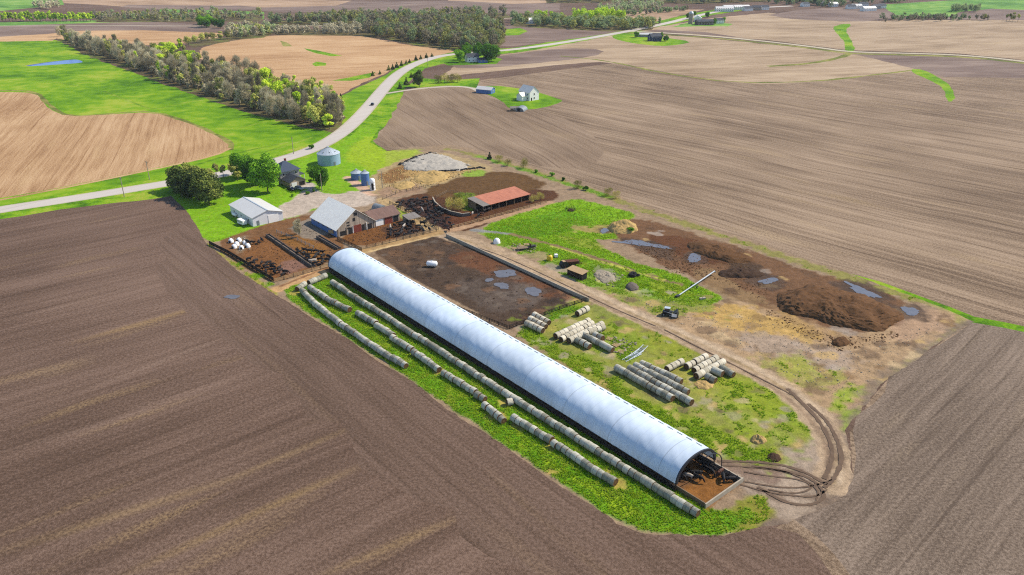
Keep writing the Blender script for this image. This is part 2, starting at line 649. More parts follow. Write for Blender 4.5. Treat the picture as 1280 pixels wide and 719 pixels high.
reg('grass_margin', [(1046, 338), (1100, 352), (1160, 374), (1218, 396), (1290, 410), (1420, 440), (1420, 447), (1290, 417), (1214, 403), (1150, 376), (1050, 344)], M_VERGE, .8)
reg('pasture', [(-260, 54), (0, 52), (58, 48), (92, 58), (108, 74), (160, 88), (225, 113), (300, 138), (380, 163), (418, 170), (396, 182), (340, 199), (290, 212),
                (210, 225), (100, 242), (0, 257), (-300, 306)], M_GRASS, 1.5, 0, 'bright green pasture sloping down to the creek trees')
reg('grass_strip', [(-300, 303), (0, 256), (100, 240), (205, 222), (300, 204), (390, 180), (440, 148), (478, 102), (520, 72), (565, 63), (640, 60), (640, 66), (575, 74),
                    (530, 86), (508, 104), (500, 125), (486, 150), (466, 176), (484, 189), (400, 212), (260, 230), (215, 245), (100, 259), (0, 274), (-300, 322)], M_VERGE, 1.5)
reg('grass_strip', [(418, 170), (398, 160), (410, 142), (424, 122), (450, 108), (482, 94), (500, 82), (520, 74), (500, 96), (470, 128), (444, 156)], M_GRASS, 1.0)
reg('grass_strip', [(640, 60), (780, 37), (860, 18), (905, 10), (930, 8), (930, 13), (890, 19), (840, 31), (790, 43), (640, 67)], M_VERGE, 1.0)
reg('wood_floor', [(66, 46), (100, 52), (130, 66), (190, 72), (256, 84), (300, 100), (380, 116), (424, 124), (430, 150), (420, 168), (396, 160), (340, 150), (300, 138), (225, 112), (150, 84), (104, 68),
                   (80, 54)], M_FLOOR, 2.0, 1, 'leaf littered floor under the creek trees')
reg('pasture', [(60, 48), (76, 52), (104, 68), (150, 85), (225, 113), (300, 139), (380, 160), (422, 168), (380, 172), (300, 150), (220, 124), (150, 98), (90, 74)], M_GRASS, 2.0)
for _l in ([(-60, 86), (20, 82), (60, 80)], [(84, 104), (120, 103), (150, 97), (186, 96)], [(130, 114), (142, 119), (170, 130), (192, 138), (230, 128), (256, 125)], [(300, 160), (340, 150), (372, 158)],
           [(0, 99), (60, 101), (100, 108)], [(300, 197), (340, 188), (390, 172)], [(215, 215), (300, 190), (360, 178)]):
    band('pasture_path', _l, 2.2, M_DIM, .6, None, 1)
reg('stubble_field', [(-300, 108), (0, 115), (44, 116), (54, 127), (60, 136), (84, 146), (140, 143), (188, 140), (222, 149), (246, 158), (278, 172), (290, 180), (284, 188),
                      (268, 194), (200, 209), (100, 230), (0, 248), (-300, 297)], M_STUB_A, 1.2, 1, 'tan stubble field between the pasture and the road')
band('field_margin', [(-250, 104), (0, 113), (46, 114), (62, 133), (86, 146), (140, 142), (190, 138), (246, 156), (290, 178), (288, 188)], 3.0, M_OLIVE, .8, None, 1)
band('field_margin', [(0, 250), (100, 231), (200, 210), (268, 195), (288, 185)], 2.2, M_STUB_B, .5, None, 1)
reg('stubble_field', [(246, 62), (272, 54), (330, 45), (380, 43.5), (440, 43.5), (480, 50), (520, 58), (566, 60), (572, 64), (540, 71), (500, 80), (482, 92), (450, 105), (424, 120),
                      (416, 126), (396, 118), (380, 108), (330, 98), (290, 93), (256, 84)], M_STUB_B, 1.5, 1, 'golden stubble field on the rise beyond the creek trees')
reg('grass_patch', [(380, 60.5), (396, 63), (414, 67), (428, 69.5), (414, 70.5), (396, 67), (384, 63)], M_VERGE, .6)
reg('grass_patch', [(390, 80), (396, 77), (408, 79), (408, 82), (394, 83)], M_VERGE, .6)
reg('grass_patch', [(350, 51), (358, 53), (366, 58), (354, 58)], M_OLIVE, .6)
reg('grass_patch', [(415, 101), (450, 94), (470, 90), (462, 97), (440, 101)], M_VERGE, .6)
reg('plowed_field', [(-300, 30), (0, 32.5), (110, 29), (180, 27), (240, 30), (285, 38), (260, 41), (180, 38), (95, 39), (60, 44), (0, 47), (-300, 52)], M_SOIL_F, 1.5)
reg('stubble_field', [(-300, 52), (0, 46), (60, 42.5), (100, 38.5), (180, 38), (270, 41), (285, 43), (250, 53), (180, 57), (120, 55), (70, 48), (66, 51), (0, 52), (-300, 57)], M_STUB_B, 1.5)
reg('grass_strip', [(-300, 27), (0, 28), (120, 25.5), (180, 25), (180, 27.2), (110, 29), (0, 32.5), (-300, 34)], M_FARG, 1)
reg('pasture', [(200, 12), (250, 11), (330, 15), (330, 24), (250, 26), (190, 24)], M_FARG, 1)
reg('plowed_field', [(300, 8), (440, 2), (560, 1), (700, 4), (700, 13), (640, 18), (540, 16), (440, 17), (330, 14)], M_SOIL_F, 1.5)
reg('stubble_field', [(75, 0), (180, -2), (320, -2), (440, 1), (420, 7), (300, 10), (180, 10), (80, 4)], M_STUB_D, 1.5)
reg('plowed_field', [(160, 6), (300, 7), (340, 10), (320, 13), (200, 11.5), (150, 9)], M_SOIL_F, 1.5)
reg('pasture', [(-200, -8), (75, -6), (80, 6), (0, 14), (-200, 16)], M_FARG, 1)
reg('stubble_field', [(560, -2), (700, -4), (720, 3), (640, 5), (560, 1)], M_STUB_D, 1.5)
reg('plowed_field', [(625, 34), (640, 30), (700, 34), (780, 38), (760, 42), (700, 51), (640, 58), (600, 56)], M_SOIL_F, 1.0, 0, 'reddish plowed field beside the highway before the far wood')
reg('grass_patch', [(626, 37), (650, 35), (660, 39), (648, 44), (622, 45)], M_GRASS, .8)
reg('stubble_field', [(540, 106), (560, 95), (640, 87), (720, 79), (760, 77), (830, 90), (900, 101), (960, 106), (1020, 102), (1080, 95), (1142, 90), (1150, 84), (1062, 67), (960, 55),
                      (830, 43), (782, 41), (700, 57), (640, 67), (580, 73), (566, 84)], M_STUB_C, 1.5, 1, 'pale stubble field in front of the navy farmhouse')
reg('plowed_field', [(560, 84), (580, 76), (640, 68), (700, 60), (760, 62), (740, 72), (660, 80), (600, 86)], M_SOIL_F, 1.5, 1)
band('grass_strip', [(700, 70), (760, 76), (830, 92), (920, 104), (1020, 102), (1090, 94), (1140, 88)], 4.0, M_OLIVE, 1.2, None, 1)
band('grass_strip', [(960, 83), (1010, 80), (1048, 73), (1062, 67)], 7.0, M_OLIVE, 1.2, None, 1)
reg('plowed_field', [(1062, 66), (1180, 70), (1300, 80), (1600, 100), (1600, 140), (1280, 98), (1180, 96), (1142, 86)], M_SOIL_F, 1.5, 0)
reg('grass_waterway', [(1138, 86), (1154, 87), (1172, 96), (1186, 105), (1194, 118), (1191, 127), (1184, 127), (1180, 110), (1160, 99), (1142, 92)], M_GRASS, .8, 1)
reg('stubble_field', [(796, 38), (840, 31), (896, 22), (960, 16), (1000, 20), (1050, 27), (1140, 25), (1280, 25), (1600, 28), (1600, 92), (1300, 77), (1200, 67), (1062, 63), (960, 50),
                      (860, 43)], M_STUB_C, 1.5, 0, 'broad pale stubble field beyond the gravel road')
reg('plowed_field', [(960, 19), (1000, 12), (1060, 9), (1140, 13), (1120, 22), (1080, 27), (1040, 26), (990, 24)], M_SOIL_F, 1.0)
reg('plowed_field', [(800, 40), (860, 42), (940, 48), (1000, 54), (960, 51), (880, 40), (820, 37)], M_SOIL_F, .8)
reg('pasture', [(1100, 6), (1200, 0), (1290, -4), (1600, -6), (1600, 24), (1290, 24), (1180, 22), (1120, 19)], M_FARG, 1.0)
reg('plowed_field', [(1180, 24), (1200, 15), (1240, 11), (1290, 13), (1600, 20), (1600, 27), (1290, 25.5)], M_SOIL_F, 1.0)
reg('grass_waterway', [(1040, 34), (1052, 30), (1066, 30), (1056, 38), (1064, 50), (1070, 65), (1056, 65), (1056, 52), (1046, 42)], M_GRASS, .8, 1)
reg('stubble_field', [(640, 25), (740, 18), (860, 12), (880, 12), (830, 25), (790, 32), (720, 30)], M_STUB_D, 1.0)
reg('lawn', [(596, 112), (612, 106), (660, 112), (700, 124), (704, 127), (680, 135), (650, 138), (636, 136), (628, 126)], M_GRASS, .8, 1, 'lawn round the white farmhouse')
reg('lawn', [(560, 82), (548, 76), (570, 70), (610, 69), (628, 74), (620, 80)], M_GRASS, .8)
reg('lawn', [(764, 44), (792, 41), (830, 47), (866, 52), (850, 56), (824, 58), (790, 54), (768, 49)], M_GRASS, .8, 1, 'lawn round the navy farmhouse')
reg('lawn', [(840, 34), (860, 28), (884, 27), (916, 30), (910, 33), (870, 33)], M_FARG, .8)
reg('grass_strip', [(505, 108), (530, 98), (560, 100), (600, 98), (596, 110), (560, 107), (520, 110)], M_VERGE, .8)
for _w in ([(446, 34), (520, 32), (600, 27), (628, 30), (632, 52), (618, 63), (585, 68), (560, 62), (522, 58), (482, 49), (446, 45)], [(345, 37), (450, 35), (450, 45), (345, 44)],
           [(330, 27), (420, 21), (540, 18), (630, 16), (640, 22), (580, 28), (470, 32), (335, 32)], [(284, 38), (330, 35), (346, 40), (330, 47), (284, 51)], [(118, 21), (240, 15), (330, 18), (326, 27), (120, 28)],
           [(640, 23), (700, 26), (740, 28), (830, 29), (812, 38), (760, 39.5), (690, 36), (640, 33)], [(684, 4), (780, 3), (880, 5), (960, 2), (960, -6), (680, -6)], [(230, 50), (288, 47), (288, 52), (240, 60)]):
    reg('wood_floor', _w, M_FLOOR, 2.0)
band('gravel_road', GRAVEL, 7.0, M_BANDR, .3, 'pale gravel road running off across the stubble')
band('grass_strip', [(p[0], p[1] + 2.2) for p in GRAVEL], 9.0, M_OLIVE, .6)
band('gravel_road', [(482, 117), (520, 111), (566, 107.5), (590, 109.5), (600, 115)], 4.2, M_GRAVEL, .3, 'gravel lane leading to the white farmhouse')
band('gravel_road', [(-100, 33), (100, 32), (340, 33), (480, 31.5), (560, 29.5), (600, 26), (640, 22), (720, 21)], 5.0, M_BANDR, .3)
reg('pond', [(30, 82), (60, 77.5), (84, 75), (97, 74.3), (105, 77.6), (97, 79), (76, 80.4), (52, 82), (36, 83)], 'WATER', .4, 1, 'blue farm pond in the green pasture')
band('road_shoulder', HWY, 10.6, M_GRAVEL, .35, 'gravel shoulder of the highway', 3)
band('highway', HWY, 8.4, M_ROAD, .0, 'pale two lane highway curving past the farm', 3)

# water
w = NT('pond_water')
w.b.inputs['Base Color'].default_value = (.012, .06, .25, 1)
w.b.inputs['Roughness'].default_value = .12
w.b.inputs['Specular IOR Level'].default_value = .3
w.b.inputs['IOR'].default_value = 1.15
bn = w.n('ShaderNodeBump', Strength=.12, Distance=.05)
w.t.links.new(w.noise(w.pos(), 1.4, 3), bn.inputs['Height'])
w.t.links.new(bn.outputs[0], w.b.inputs['Normal'])
M_WATER = w.m


def resample(poly, step, wob, seed):
    """Even out a closed outline and give its edge a natural wobble."""
    out = []
    n = len(poly)
    for i in range(n):
        a, b = poly[i], poly[(i + 1) % n]
        dx, dy = b[0] - a[0], b[1] - a[1]
        L = math.hypot(dx, dy)
        if L < 1e-4:
            continue
        st = step * (1 if L < 600 else 3)
        k = max(1, int(L / st))
        for j in range(k):
            t = j / k
            x, y = a[0] + dx * t, a[1] + dy * t
            if wob and j:
                w_ = (math.sin(x * .31 + seed) + math.sin(y * .23 + seed * 2) + math.sin((x + y) * .71 + seed) * .7) / 2.7 * wob
                w_ += random.uniform(-.5, .5) * wob * .6
                x, y = x - dy / L * w_, y + dx / L * w_
            out.append((x, y))
    if sum(a[0] * b[1] - b[0] * a[1] for a, b in zip(out, out[1:] + out[:1])) < 0:
        out.reverse()
    return out


YARD = resample([tuple(P(*p))[:2] for p in YARD_PX], 1.3, .55, 3)


def ground():
    verts, faces, info = [], [], []
    for i, (name, pts, m, wob, label) in enumerate(REG):
        poly = resample([(p[0], p[1]) for p in pts], 7.0, wob, i)
        faces.append(list(range(len(verts), len(verts) + len(poly))))
        verts += [Vector(p) for p in poly]
    faces.append(list(range(len(verts), len(verts) + len(YARD))))
    verts += [Vector(p) for p in YARD]
    yard_id = len(faces) - 1
    nb = len(verts)
    for y in range(-60, 1800, 24):
        for x in range(-1350, 1400, 24):
            if abs(x) < 260 + y * .85:
                q = (x + random.uniform(-6, 6), y + random.uniform(-6, 6))
                if math.hypot(q[0], q[1] - 230) > 300:
                    verts.append(Vector(q))
    for y in range(-600, 7000, 220):
        for x in range(-4500, 4501, 220):
            if not (-60 <= y < 1800 and abs(x) < 260 + y * .85):
                verts.append(Vector((x + random.uniform(-40, 40), y + random.uniform(-40, 40))))
    for q in ((-5500, -1500), (5500, -1500), (5500, 8000), (-5500, 8000)):
        verts.append(Vector(q))
    V2, _, F2, _, _, OF = geometry.delaunay_2d_cdt(verts, [], faces, 0, 1e-3)
    co = np.array([(v.x, v.y, hill(v.x, v.y)) for v in V2])
    tri = np.array([f for f in F2])
    own = np.array([max(o) if o else -1 for o in OF])
    keep = own != yard_id
    for rid in sorted(set(own[keep])):
        f = tri[own == rid]
        idx = np.unique(f)
        back = np.zeros(len(co), int)
        back[idx] = np.arange(len(idx))
        if rid < 0:
            name, m, label = 'plowed_field', M_SOIL_L, 'dark brown plowed field in front of the farm'
        else:
            name, _, m, _, label = REG[rid]
        if m == 'WATER':
            m = M_WATER
        v = co[idx]
        if name == 'pond':
            v[:, 2] = v[:, 2].min()
        o = link(name, npmesh(name, v, back[f], m))
        tag(o, label or {'pasture': 'green pasture among the far fields', 'lawn': 'green lawn round a farmstead'}.get(name, name.replace('_', ' ') + ' of the surrounding farmland'),
            name.replace('_', ' '), None, 'structure')


ground()

# ------------------------------------------------------------------ the farmyard ground: real surface colours laid out patch by patch
PAINT = []


def patch(pts, rgb, soft=1.0, n=2.0, g=0.0, k=1.0, ns=7.0, sm=1):
    PAINT.append(('p', [tuple(P(*q))[:2] for q in chaikin(pts, True, sm)], rgb, soft, n, g, k, ns))


def lane(pts, width, rgb, soft=.5, n=.8, g=0.0, k=1.0, ns=4.0):
    PAINT.append(('l', ([tuple(P(*q))[:2] for q in chaikin(pts, False, 2)], width), rgb, soft, n, g, k, ns))


def spot(px, py, r, rgb, soft=1.0, n=1.5, g=0.0, k=1.0, ns=4.0):
    c = P(px, py)
    PAINT.append(('s', (c.x, c.y, r), rgb, soft, n, g, k, ns))


GR, GRB, GY, OL = (112, 168, 26), (136, 188, 26), (172, 200, 40), (150, 150, 74)
DIRT, PALE, STR, MUD, BED = (168, 145, 120), (206, 182, 154), (206, 172, 112), (88, 72, 60), (134, 82, 40)
# lawn and verge round the house
patch([(205, 240), (236, 270), (256, 306), (300, 296), (380, 268), (440, 246), (470, 243), (486, 190), (470, 170), (480, 150), (440, 160), (400, 190), (340, 208), (260, 226)], GRB, .6, .8, 1)
patch([(255, 232), (300, 236), (350, 246), (330, 258), (290, 254), (262, 246)], (126, 190, 14), 2, 2, 1, .6)
patch([(430, 190), (465, 165), (486, 190), (540, 185), (500, 205), (470, 215), (440, 205)], GY, 2, 3, 1, .8)
patch([(462, 230), (480, 214), (500, 212), (496, 228), (480, 236)], GRB, 1, 2, 1)
# drive
lane([(350, 270), (372, 262), (392, 252), (410, 245), (400, 237), (380, 231)], 8, (208, 198, 190), .5, 1)
patch([(346, 260), (370, 246), (382, 236), (394, 240), (420, 244), (445, 238), (470, 244), (468, 256), (430, 260), (395, 258), (375, 270), (354, 276)], (204, 190, 176), .6, 1.2)
patch([(392, 236), (400, 229), (418, 228), (438, 234), (430, 241), (408, 243)], GRB, .5, .6, 1)
lane([(436, 222), (452, 234), (466, 243)], 5, (226, 190, 164), .5, .8)
# bunker and straw area at the top
patch([(462, 224), (480, 208), (541, 188), (600, 203), (622, 212), (590, 222), (548, 234), (500, 242), (476, 246), (462, 240)], (188, 166, 124), .8, 2)
patch([(470, 222), (500, 206), (530, 202), (520, 218), (500, 226), (484, 230)], (150, 112, 70), 1.5, 2.5)
patch([(500, 212), (540, 212), (590, 208), (560, 226), (520, 232)], STR, 1, 3, 0, .8)
patch([(470, 236), (520, 228), (530, 238), (500, 246), (480, 248)], (178, 148, 122), 1, 2)
# main feed lots
patch([(262, 306), (320, 284), (372, 270), (396, 268), (426, 296), (432, 312), (420, 322), (392, 338), (346, 354), (320, 346)], (134, 98, 66), .4, .6)
patch([(292, 306), (330, 292), (384, 332), (388, 336), (346, 350), (330, 340)], (140, 96, 56), .6, 1.5, 0, .9)
patch([(286, 300), (310, 294), (314, 308), (298, 318)], (150, 130, 104), 1, 2.5, 0, .8)
patch([(350, 330), (372, 322), (388, 332), (352, 346)], (150, 116, 104), 1, 2, 0, .8)
patch([(342, 292), (372, 292), (400, 304), (412, 318), (400, 330), (366, 310)], (150, 106, 54), .6, 1.5, 0, .9)
patch([(362, 280), (396, 270), (412, 288), (398, 302), (372, 296)], (152, 140, 126), .8, 2)
patch([(396, 292), (414, 302), (424, 312), (412, 314)], (150, 104, 60), .8, 1.5, 0, .8)
patch([(422, 298), (446, 286), (482, 274), (500, 270), (542, 290), (500, 302), (466, 310), (440, 306)], (130, 88, 50), .4, .8)
patch([(478, 284), (520, 276), (541, 289), (500, 298), (482, 296)], (84, 62, 50), 1, 3, 0, .8)
patch([(488, 252), (520, 243), (546, 240), (600, 236), (690, 236), (700, 246), (682, 254), (640, 266), (590, 288), (560, 290), (524, 276)], (98, 66, 44), .4, .8)
patch([(496, 252), (520, 246), (548, 256), (566, 270), (570, 284), (540, 284), (512, 268)], (66, 50, 48), 1, 3, 0, .9)
patch([(550, 262), (580, 268), (600, 262), (590, 280), (566, 286)], (112, 68, 44), 1, 2, 0, .8)
patch([(528, 240), (560, 226), (610, 214), (650, 216), (690, 232), (664, 238), (590, 248), (548, 248)], (112, 84, 52), .8, 1.5)
patch([(578, 250), (562, 240), (590, 240), (604, 250), (596, 264), (576, 264)], (120, 140, 50), .8, 1.5, 1)
patch([(576, 216), (590, 212), (608, 212), (604, 220), (580, 222)], (150, 180, 70), .6, 1, 1)
patch([(452, 314), (500, 304), (556, 292), (736, 375), (640, 412), (634, 411)], MUD, .4, .5)
patch([(548, 322), (590, 310), (640, 330), (700, 360), (728, 372), (690, 378), (640, 352), (590, 336)], (124, 82, 56), 1.5, 3, 0, .75)
patch([(460, 316), (500, 306), (540, 306), (560, 320), (520, 340), (480, 330)], (110, 86, 66), 1.5, 4, 0, .6)
patch([(560, 350), (620, 344), (680, 372), (640, 396), (590, 380)], (104, 92, 84), 1.5, 3, 0, .7)
patch([(590, 356), (640, 350), (690, 370), (650, 380)], (122, 110, 102), 1, 3, 0, .5)
for i in range(70):
    q = random.uniform(0, 1), random.uniform(0, 1)
    c_ = Vector((470, 318)) * (1 - q[0]) * (1 - q[1]) + Vector((552, 296)) * q[0] * (1 - q[1]) + Vector((640, 405)) * (1 - q[0]) * q[1] + Vector((728, 372)) * q[0] * q[1]
    spot(c_.x, c_.y, random.uniform(.5, 2.2), random.choice([(62, 52, 46), (74, 62, 54), (118, 106, 96), (126, 96, 72)]), .6, 1.2, 0, .7, 2.0)
# bale strip
patch([(345, 364), (380, 350), (412, 336), (424, 344), (640, 478), (850, 612), (884, 640), (930, 636), (965, 646), (905, 668), (860, 668), (784, 660), (640, 562), (500, 466), (420, 412)], GR, .5, .8, 1)
for (a, b) in (((420, 384), (560, 476)), ((560, 484), (700, 575)), ((650, 556), (790, 640)), ((450, 378), (620, 488)), ((640, 500), (800, 604))):
    lane([a, b], 1.6, GY, 1, 2.5, 1, .8)
for (x, y) in ((368, 366), (505, 452), (548, 465), (600, 486), (634, 506), (690, 556), (772, 606), (560, 500), (690, 590), (470, 402), (620, 520), (760, 590), (650, 530)):
    spot(x, y, random.uniform(1, 2.2), (204, 170, 100), .8, 1.5, .3, .7)
lane([(346, 362), (380, 348), (412, 334)], 5, (212, 172, 124), .5, 1)
lane([(350, 358), (412, 333)], 1.0, (150, 110, 80), .3, .4)
patch([(256, 306), (262, 306), (350, 366), (345, 372), (300, 340)], (166, 158, 74), .5, 1.2, .6)
spot(300, 330, 2, GR, 1, 2, 1), spot(320, 344, 2.5, GRB, 1, 2, 1), spot(336, 356, 2, GR, 1, 2, 1)
# middle meadow
patch([(590, 290), (640, 270), (684, 257), (716, 248), (756, 256), (800, 268), (770, 284), (790, 298), (730, 300), (800, 330), (850, 346), (906, 372), (888, 380), (850, 378), (790, 358),
       (735, 342), (690, 322), (640, 308)], GRB, .6, 1.5, 1)
patch([(594, 290), (620, 300), (660, 322), (700, 342), (740, 360), (790, 372), (856, 384), (900, 378), (850, 366), (770, 348), (690, 318), (640, 300)], (128, 178, 34), 1, 4, .9, .85, 5)
patch([(600, 288), (660, 272), (720, 262), (750, 280), (700, 292), (640, 300)], (88, 158, 22), 2, 3, 1, .6)
patch([(706, 282), (740, 282), (772, 284), (764, 294), (720, 292)], (180, 154, 104), 1, 2.5, .2, .85)
lane([(592, 288), (616, 290), (640, 293)], 2.6, (150, 152, 150), .3, .5, 0)
lane([(640, 293), (690, 306), (740, 322), (800, 342), (850, 356)], 2.6, (146, 124, 92), .5, 1.4, .15)
patch([(690, 292), (740, 300), (760, 312), (720, 310)], (150, 156, 60), 1, 3, .6, .7)
patch([(800, 344), (850, 356), (880, 372), (840, 372), (810, 360)], (158, 172, 52), 1, 3, .7, .7)
lane([(690, 308), (760, 330), (830, 350)], 1.2, (200, 206, 90), .5, .8, .6)
patch([(652, 318), (680, 316), (690, 324), (670, 328)], (172, 150, 118), .8, 2, 0, .8)
patch([(676, 328), (704, 332), (716, 340), (690, 342)], (178, 158, 150), .8, 1.5, 0, .8)
patch([(740, 332), (762, 338), (776, 352), (752, 350)], (146, 142, 118), 1, 2.5, .2, .75)
# mud and manure ground beyond
patch([(760, 276), (800, 274), (860, 288), (930, 312), (1010, 338), (1100, 362), (1140, 384), (1120, 412), (1050, 416), (980, 394), (905, 366), (850, 340), (790, 312), (772, 296)], (128, 96, 70), .8, 2.5)
patch([(800, 290), (850, 294), (900, 312), (930, 326), (880, 332), (820, 312)], (104, 66, 42), 1, 3, 0, .8)
patch([(780, 296), (830, 306), (850, 330), (800, 316)], (96, 82, 72), 1, 3, 0, .7)
patch([(900, 328), (950, 330), (966, 348), (930, 350)], (80, 66, 54), 1, 2.5, 0, .8)
patch([(860, 340), (900, 336), (930, 360), (960, 384), (900, 372)], (158, 132, 96), 1, 3, 0, .7)
# dry ground to the right
patch([(760, 366), (810, 376), (850, 384), (890, 382), (910, 372), (980, 392), (1050, 420), (1122, 414), (1146, 388), (1196, 390), (1216, 400), (1110, 472), (1070, 508), (1040, 520),
       (1000, 494), (930, 454), (850, 412), (780, 382), (740, 368)], (186, 158, 124), .8, 1.5)
patch([(900, 376), (960, 388), (1010, 404), (1050, 424), (1000, 428), (930, 412), (860, 394)], (208, 172, 100), 1.5, 5, .1, .85)
patch([(960, 372), (1000, 394), (1050, 418), (1090, 422), (1060, 432), (1000, 414), (960, 392)], (168, 138, 104), 1.5, 4, 0, .6)
patch([(930, 410), (1000, 430), (1080, 440), (1060, 470), (1000, 470), (940, 440)], (180, 164, 152), 2, 4, 0, .6)
patch([(1120, 390), (1150, 384), (1196, 396), (1140, 430), (1110, 420)], (190, 158, 134), 1.5, 3, 0, .6)
spot(990, 456, 6, (178, 180, 76), 2, 4, .6, .8), spot(1036, 468, 4, (178, 180, 76), 2, 3, .6, .7)
patch([(1030, 492), (1056, 478), (1084, 486), (1064, 506), (1044, 516)], (160, 180, 62), 1.5, 3, .8, .9)
patch([(1050, 524), (1062, 514), (1078, 508), (1062, 540), (1056, 545)], (150, 176, 56), 1, 2, .8, .9)
lane([(1160, 380), (1216, 398), (1150, 440), (1080, 500)], 1.6, (170, 168, 90), .8, 1.5, .4, .6)
lane([(1066, 600), (1062, 545), (1110, 476), (1216, 402)], 6, (142, 126, 112), 2.5, 3, 0, .9)
lane([(950, 664), (985, 655), (1020, 642), (1066, 602)], 5, (134, 118, 106), 2, 2.5, 0, .85)
lane([(560, 186), (620, 200), (700, 226), (780, 254), (900, 294), (1050, 344), (1150, 376)], 4, (150, 150, 70), 1, 2.5, .6, .75)
lane([(600, 196), (680, 220), (760, 246)], 3, (110, 168, 40), 1, 2.0, 1, .8)
# bale ground between the barn and the lane
patch([(636, 410), (736, 374), (790, 392), (850, 420), (920, 456), (985, 496), (1030, 540), (1000, 580), (950, 586), (900, 572), (760, 490)], (168, 150, 102), .6, 1.5)
patch([(636, 412), (660, 404), (700, 434), (770, 470), (800, 500), (870, 520), (920, 548), (968, 566), (960, 582), (905, 574), (770, 496)], (126, 158, 34), .6, 2, 1)
patch([(660, 402), (700, 386), (734, 376), (730, 388), (700, 396), (676, 406)], (92, 164, 34), .6, 1.2, 1)
patch([(700, 440), (760, 468), (820, 506), (780, 500), (720, 462)], (156, 150, 50), 1.5, 3, .7, .6)
patch([(800, 404), (850, 420), (900, 444), (860, 446), (810, 436)], (158, 146, 60), 1.5, 4, .5, .8)
patch([(776, 436), (800, 442), (790, 452), (770, 450)], (96, 170, 34), .6, 1, 1)
patch([(890, 478), (920, 470), (960, 484), (1006, 520), (1012, 540), (970, 520), (920, 498)], (142, 172, 40), 1, 3, .9, .85)
patch([(900, 500), (950, 520), (1000, 548), (960, 556), (920, 540), (890, 516)], (172, 152, 130), 1.2, 2.5, .1, .8)
patch([(726, 372), (780, 396), (830, 420), (800, 426), (750, 400)], (124, 106, 92), 1, 2.5, 0, .6)
for (x, y, rr) in ((690, 410, 2.5), (740, 420, 3), (796, 412, 2), (868, 478, 3), (905, 480, 3), (880, 490, 2), (940, 545, 2), (820, 470, 2), (724, 378, 2.5), (850, 470, 3), (950, 470, 2)):
    spot(x, y, rr, (212, 178, 114), 1, 2, .1, .75)
# the turning loop at the near end
patch([(890, 572), (940, 590), (975, 582), (1000, 560), (1030, 528), (1056, 544), (1066, 600), (1020, 640), (985, 652), (940, 628), (925, 606)], (178, 160, 142), .7, 1.5)
patch([(892, 566), (940, 588), (980, 592), (960, 606), (920, 596)], (146, 122, 108), 1, 1.5, 0, .8)
patch([(920, 628), (945, 620), (975, 645), (950, 658), (905, 664)], (150, 150, 62), .8, 2, .7)
patch([(886, 646), (930, 634), (944, 650), (905, 668), (876, 666)], (114, 172, 34), .6, 1.2, 1)
patch([(640, 410), (740, 378), (800, 400), (900, 450), (985, 500), (1020, 540), (960, 580), (900, 572), (760, 490)], (142, 166, 46), 2, 9, .65, .55, 8)
patch([(750, 394), (850, 424), (930, 462), (1000, 512), (960, 520), (860, 470), (780, 430)], (156, 166, 56), 1.5, 8, .55, .6, 6)
patch([(700, 412), (760, 404), (800, 424), (790, 456), (740, 446)], (138, 164, 46), 1.5, 6, .7, .7, 5)
patch([(880, 486), (960, 474), (1010, 524), (970, 560), (900, 530)], (154, 172, 48), 1.5, 6, .7, .6, 6)
patch([(740, 352), (830, 370), (900, 380), (880, 396), (800, 388)], (146, 160, 64), 1.5, 6, .7, .75, 5)
patch([(930, 440), (1010, 448), (1060, 470), (1010, 484), (960, 470)], (166, 168, 78), 1.5, 5, .6, .6, 6)
rs = random.Random(5)
for i in range(240):
    q = (rs.uniform(750, 1190), rs.uniform(280, 520))
    if inpoly(q[0], q[1], [(742, 346), (900, 372), (905, 330), (790, 296), (800, 276), (930, 310), (1140, 374), (1200, 396), (1070, 508), (1000, 494), (850, 412)]):
        spot(q[0], q[1], rs.uniform(.5, 2.6), rs.choice([(206, 176, 122), (214, 190, 150), (126, 104, 84), (104, 82, 64), (182, 168, 156), (150, 120, 88)]), .6, 1.8, 0, rs.uniform(.4, .8), 2.5)
for i in range(330):
    q = (rs.uniform(640, 1040), rs.uniform(376, 580))
    if inpoly(q[0], q[1], [(640, 410), (736, 376), (920, 456), (1030, 540), (950, 586), (900, 572), (760, 490)]):
        spot(q[0], q[1], rs.uniform(.4, 1.8), rs.choice([(206, 176, 122), (204, 184, 150), (118, 100, 84), (140, 164, 40), (176, 162, 150), (150, 150, 60)]), .5, 1.4, .3, rs.uniform(.4, .8), 2.5)
# lanes
LANE = [(548, 292), (600, 306), (660, 332), (730, 364), (790, 393), (850, 418), (920, 452), (975, 482), (1012, 512), (1034, 540), (1046, 572), (1042, 604)]
lane(LANE, 7.5, (196, 172, 144), .6, 1.0)
lane([(p[0] + 5, p[1] - 2) for p in LANE[3:]], 2.0, (214, 192, 164), .5, .8, 0, .8)
lane([(p[0] - 8, p[1] + 2) for p in LANE[3:]], 1.0, (150, 126, 104), .4, .6, 0, .7)
lane([(p[0] + 1, p[1]) for p in LANE], .7, (172, 148, 110), .4, .5, .1, .8)
lane([(478, 250), (500, 262), (546, 290)], 6, (202, 174, 128), .5, 1)
lane([(484, 262), (500, 264), (506, 272)], 4, (160, 176, 70), .6, 1, .6)
lane([(548, 291), (590, 282), (640, 268), (688, 253)], 3.6, (194, 160, 128), .4, .7)
lane([(446, 316), (470, 309), (548, 291)], 5, (190, 158, 112), .4, .8)
lane([(446, 318), (548, 294)], 1.0, (228, 200, 150), .4, .4)
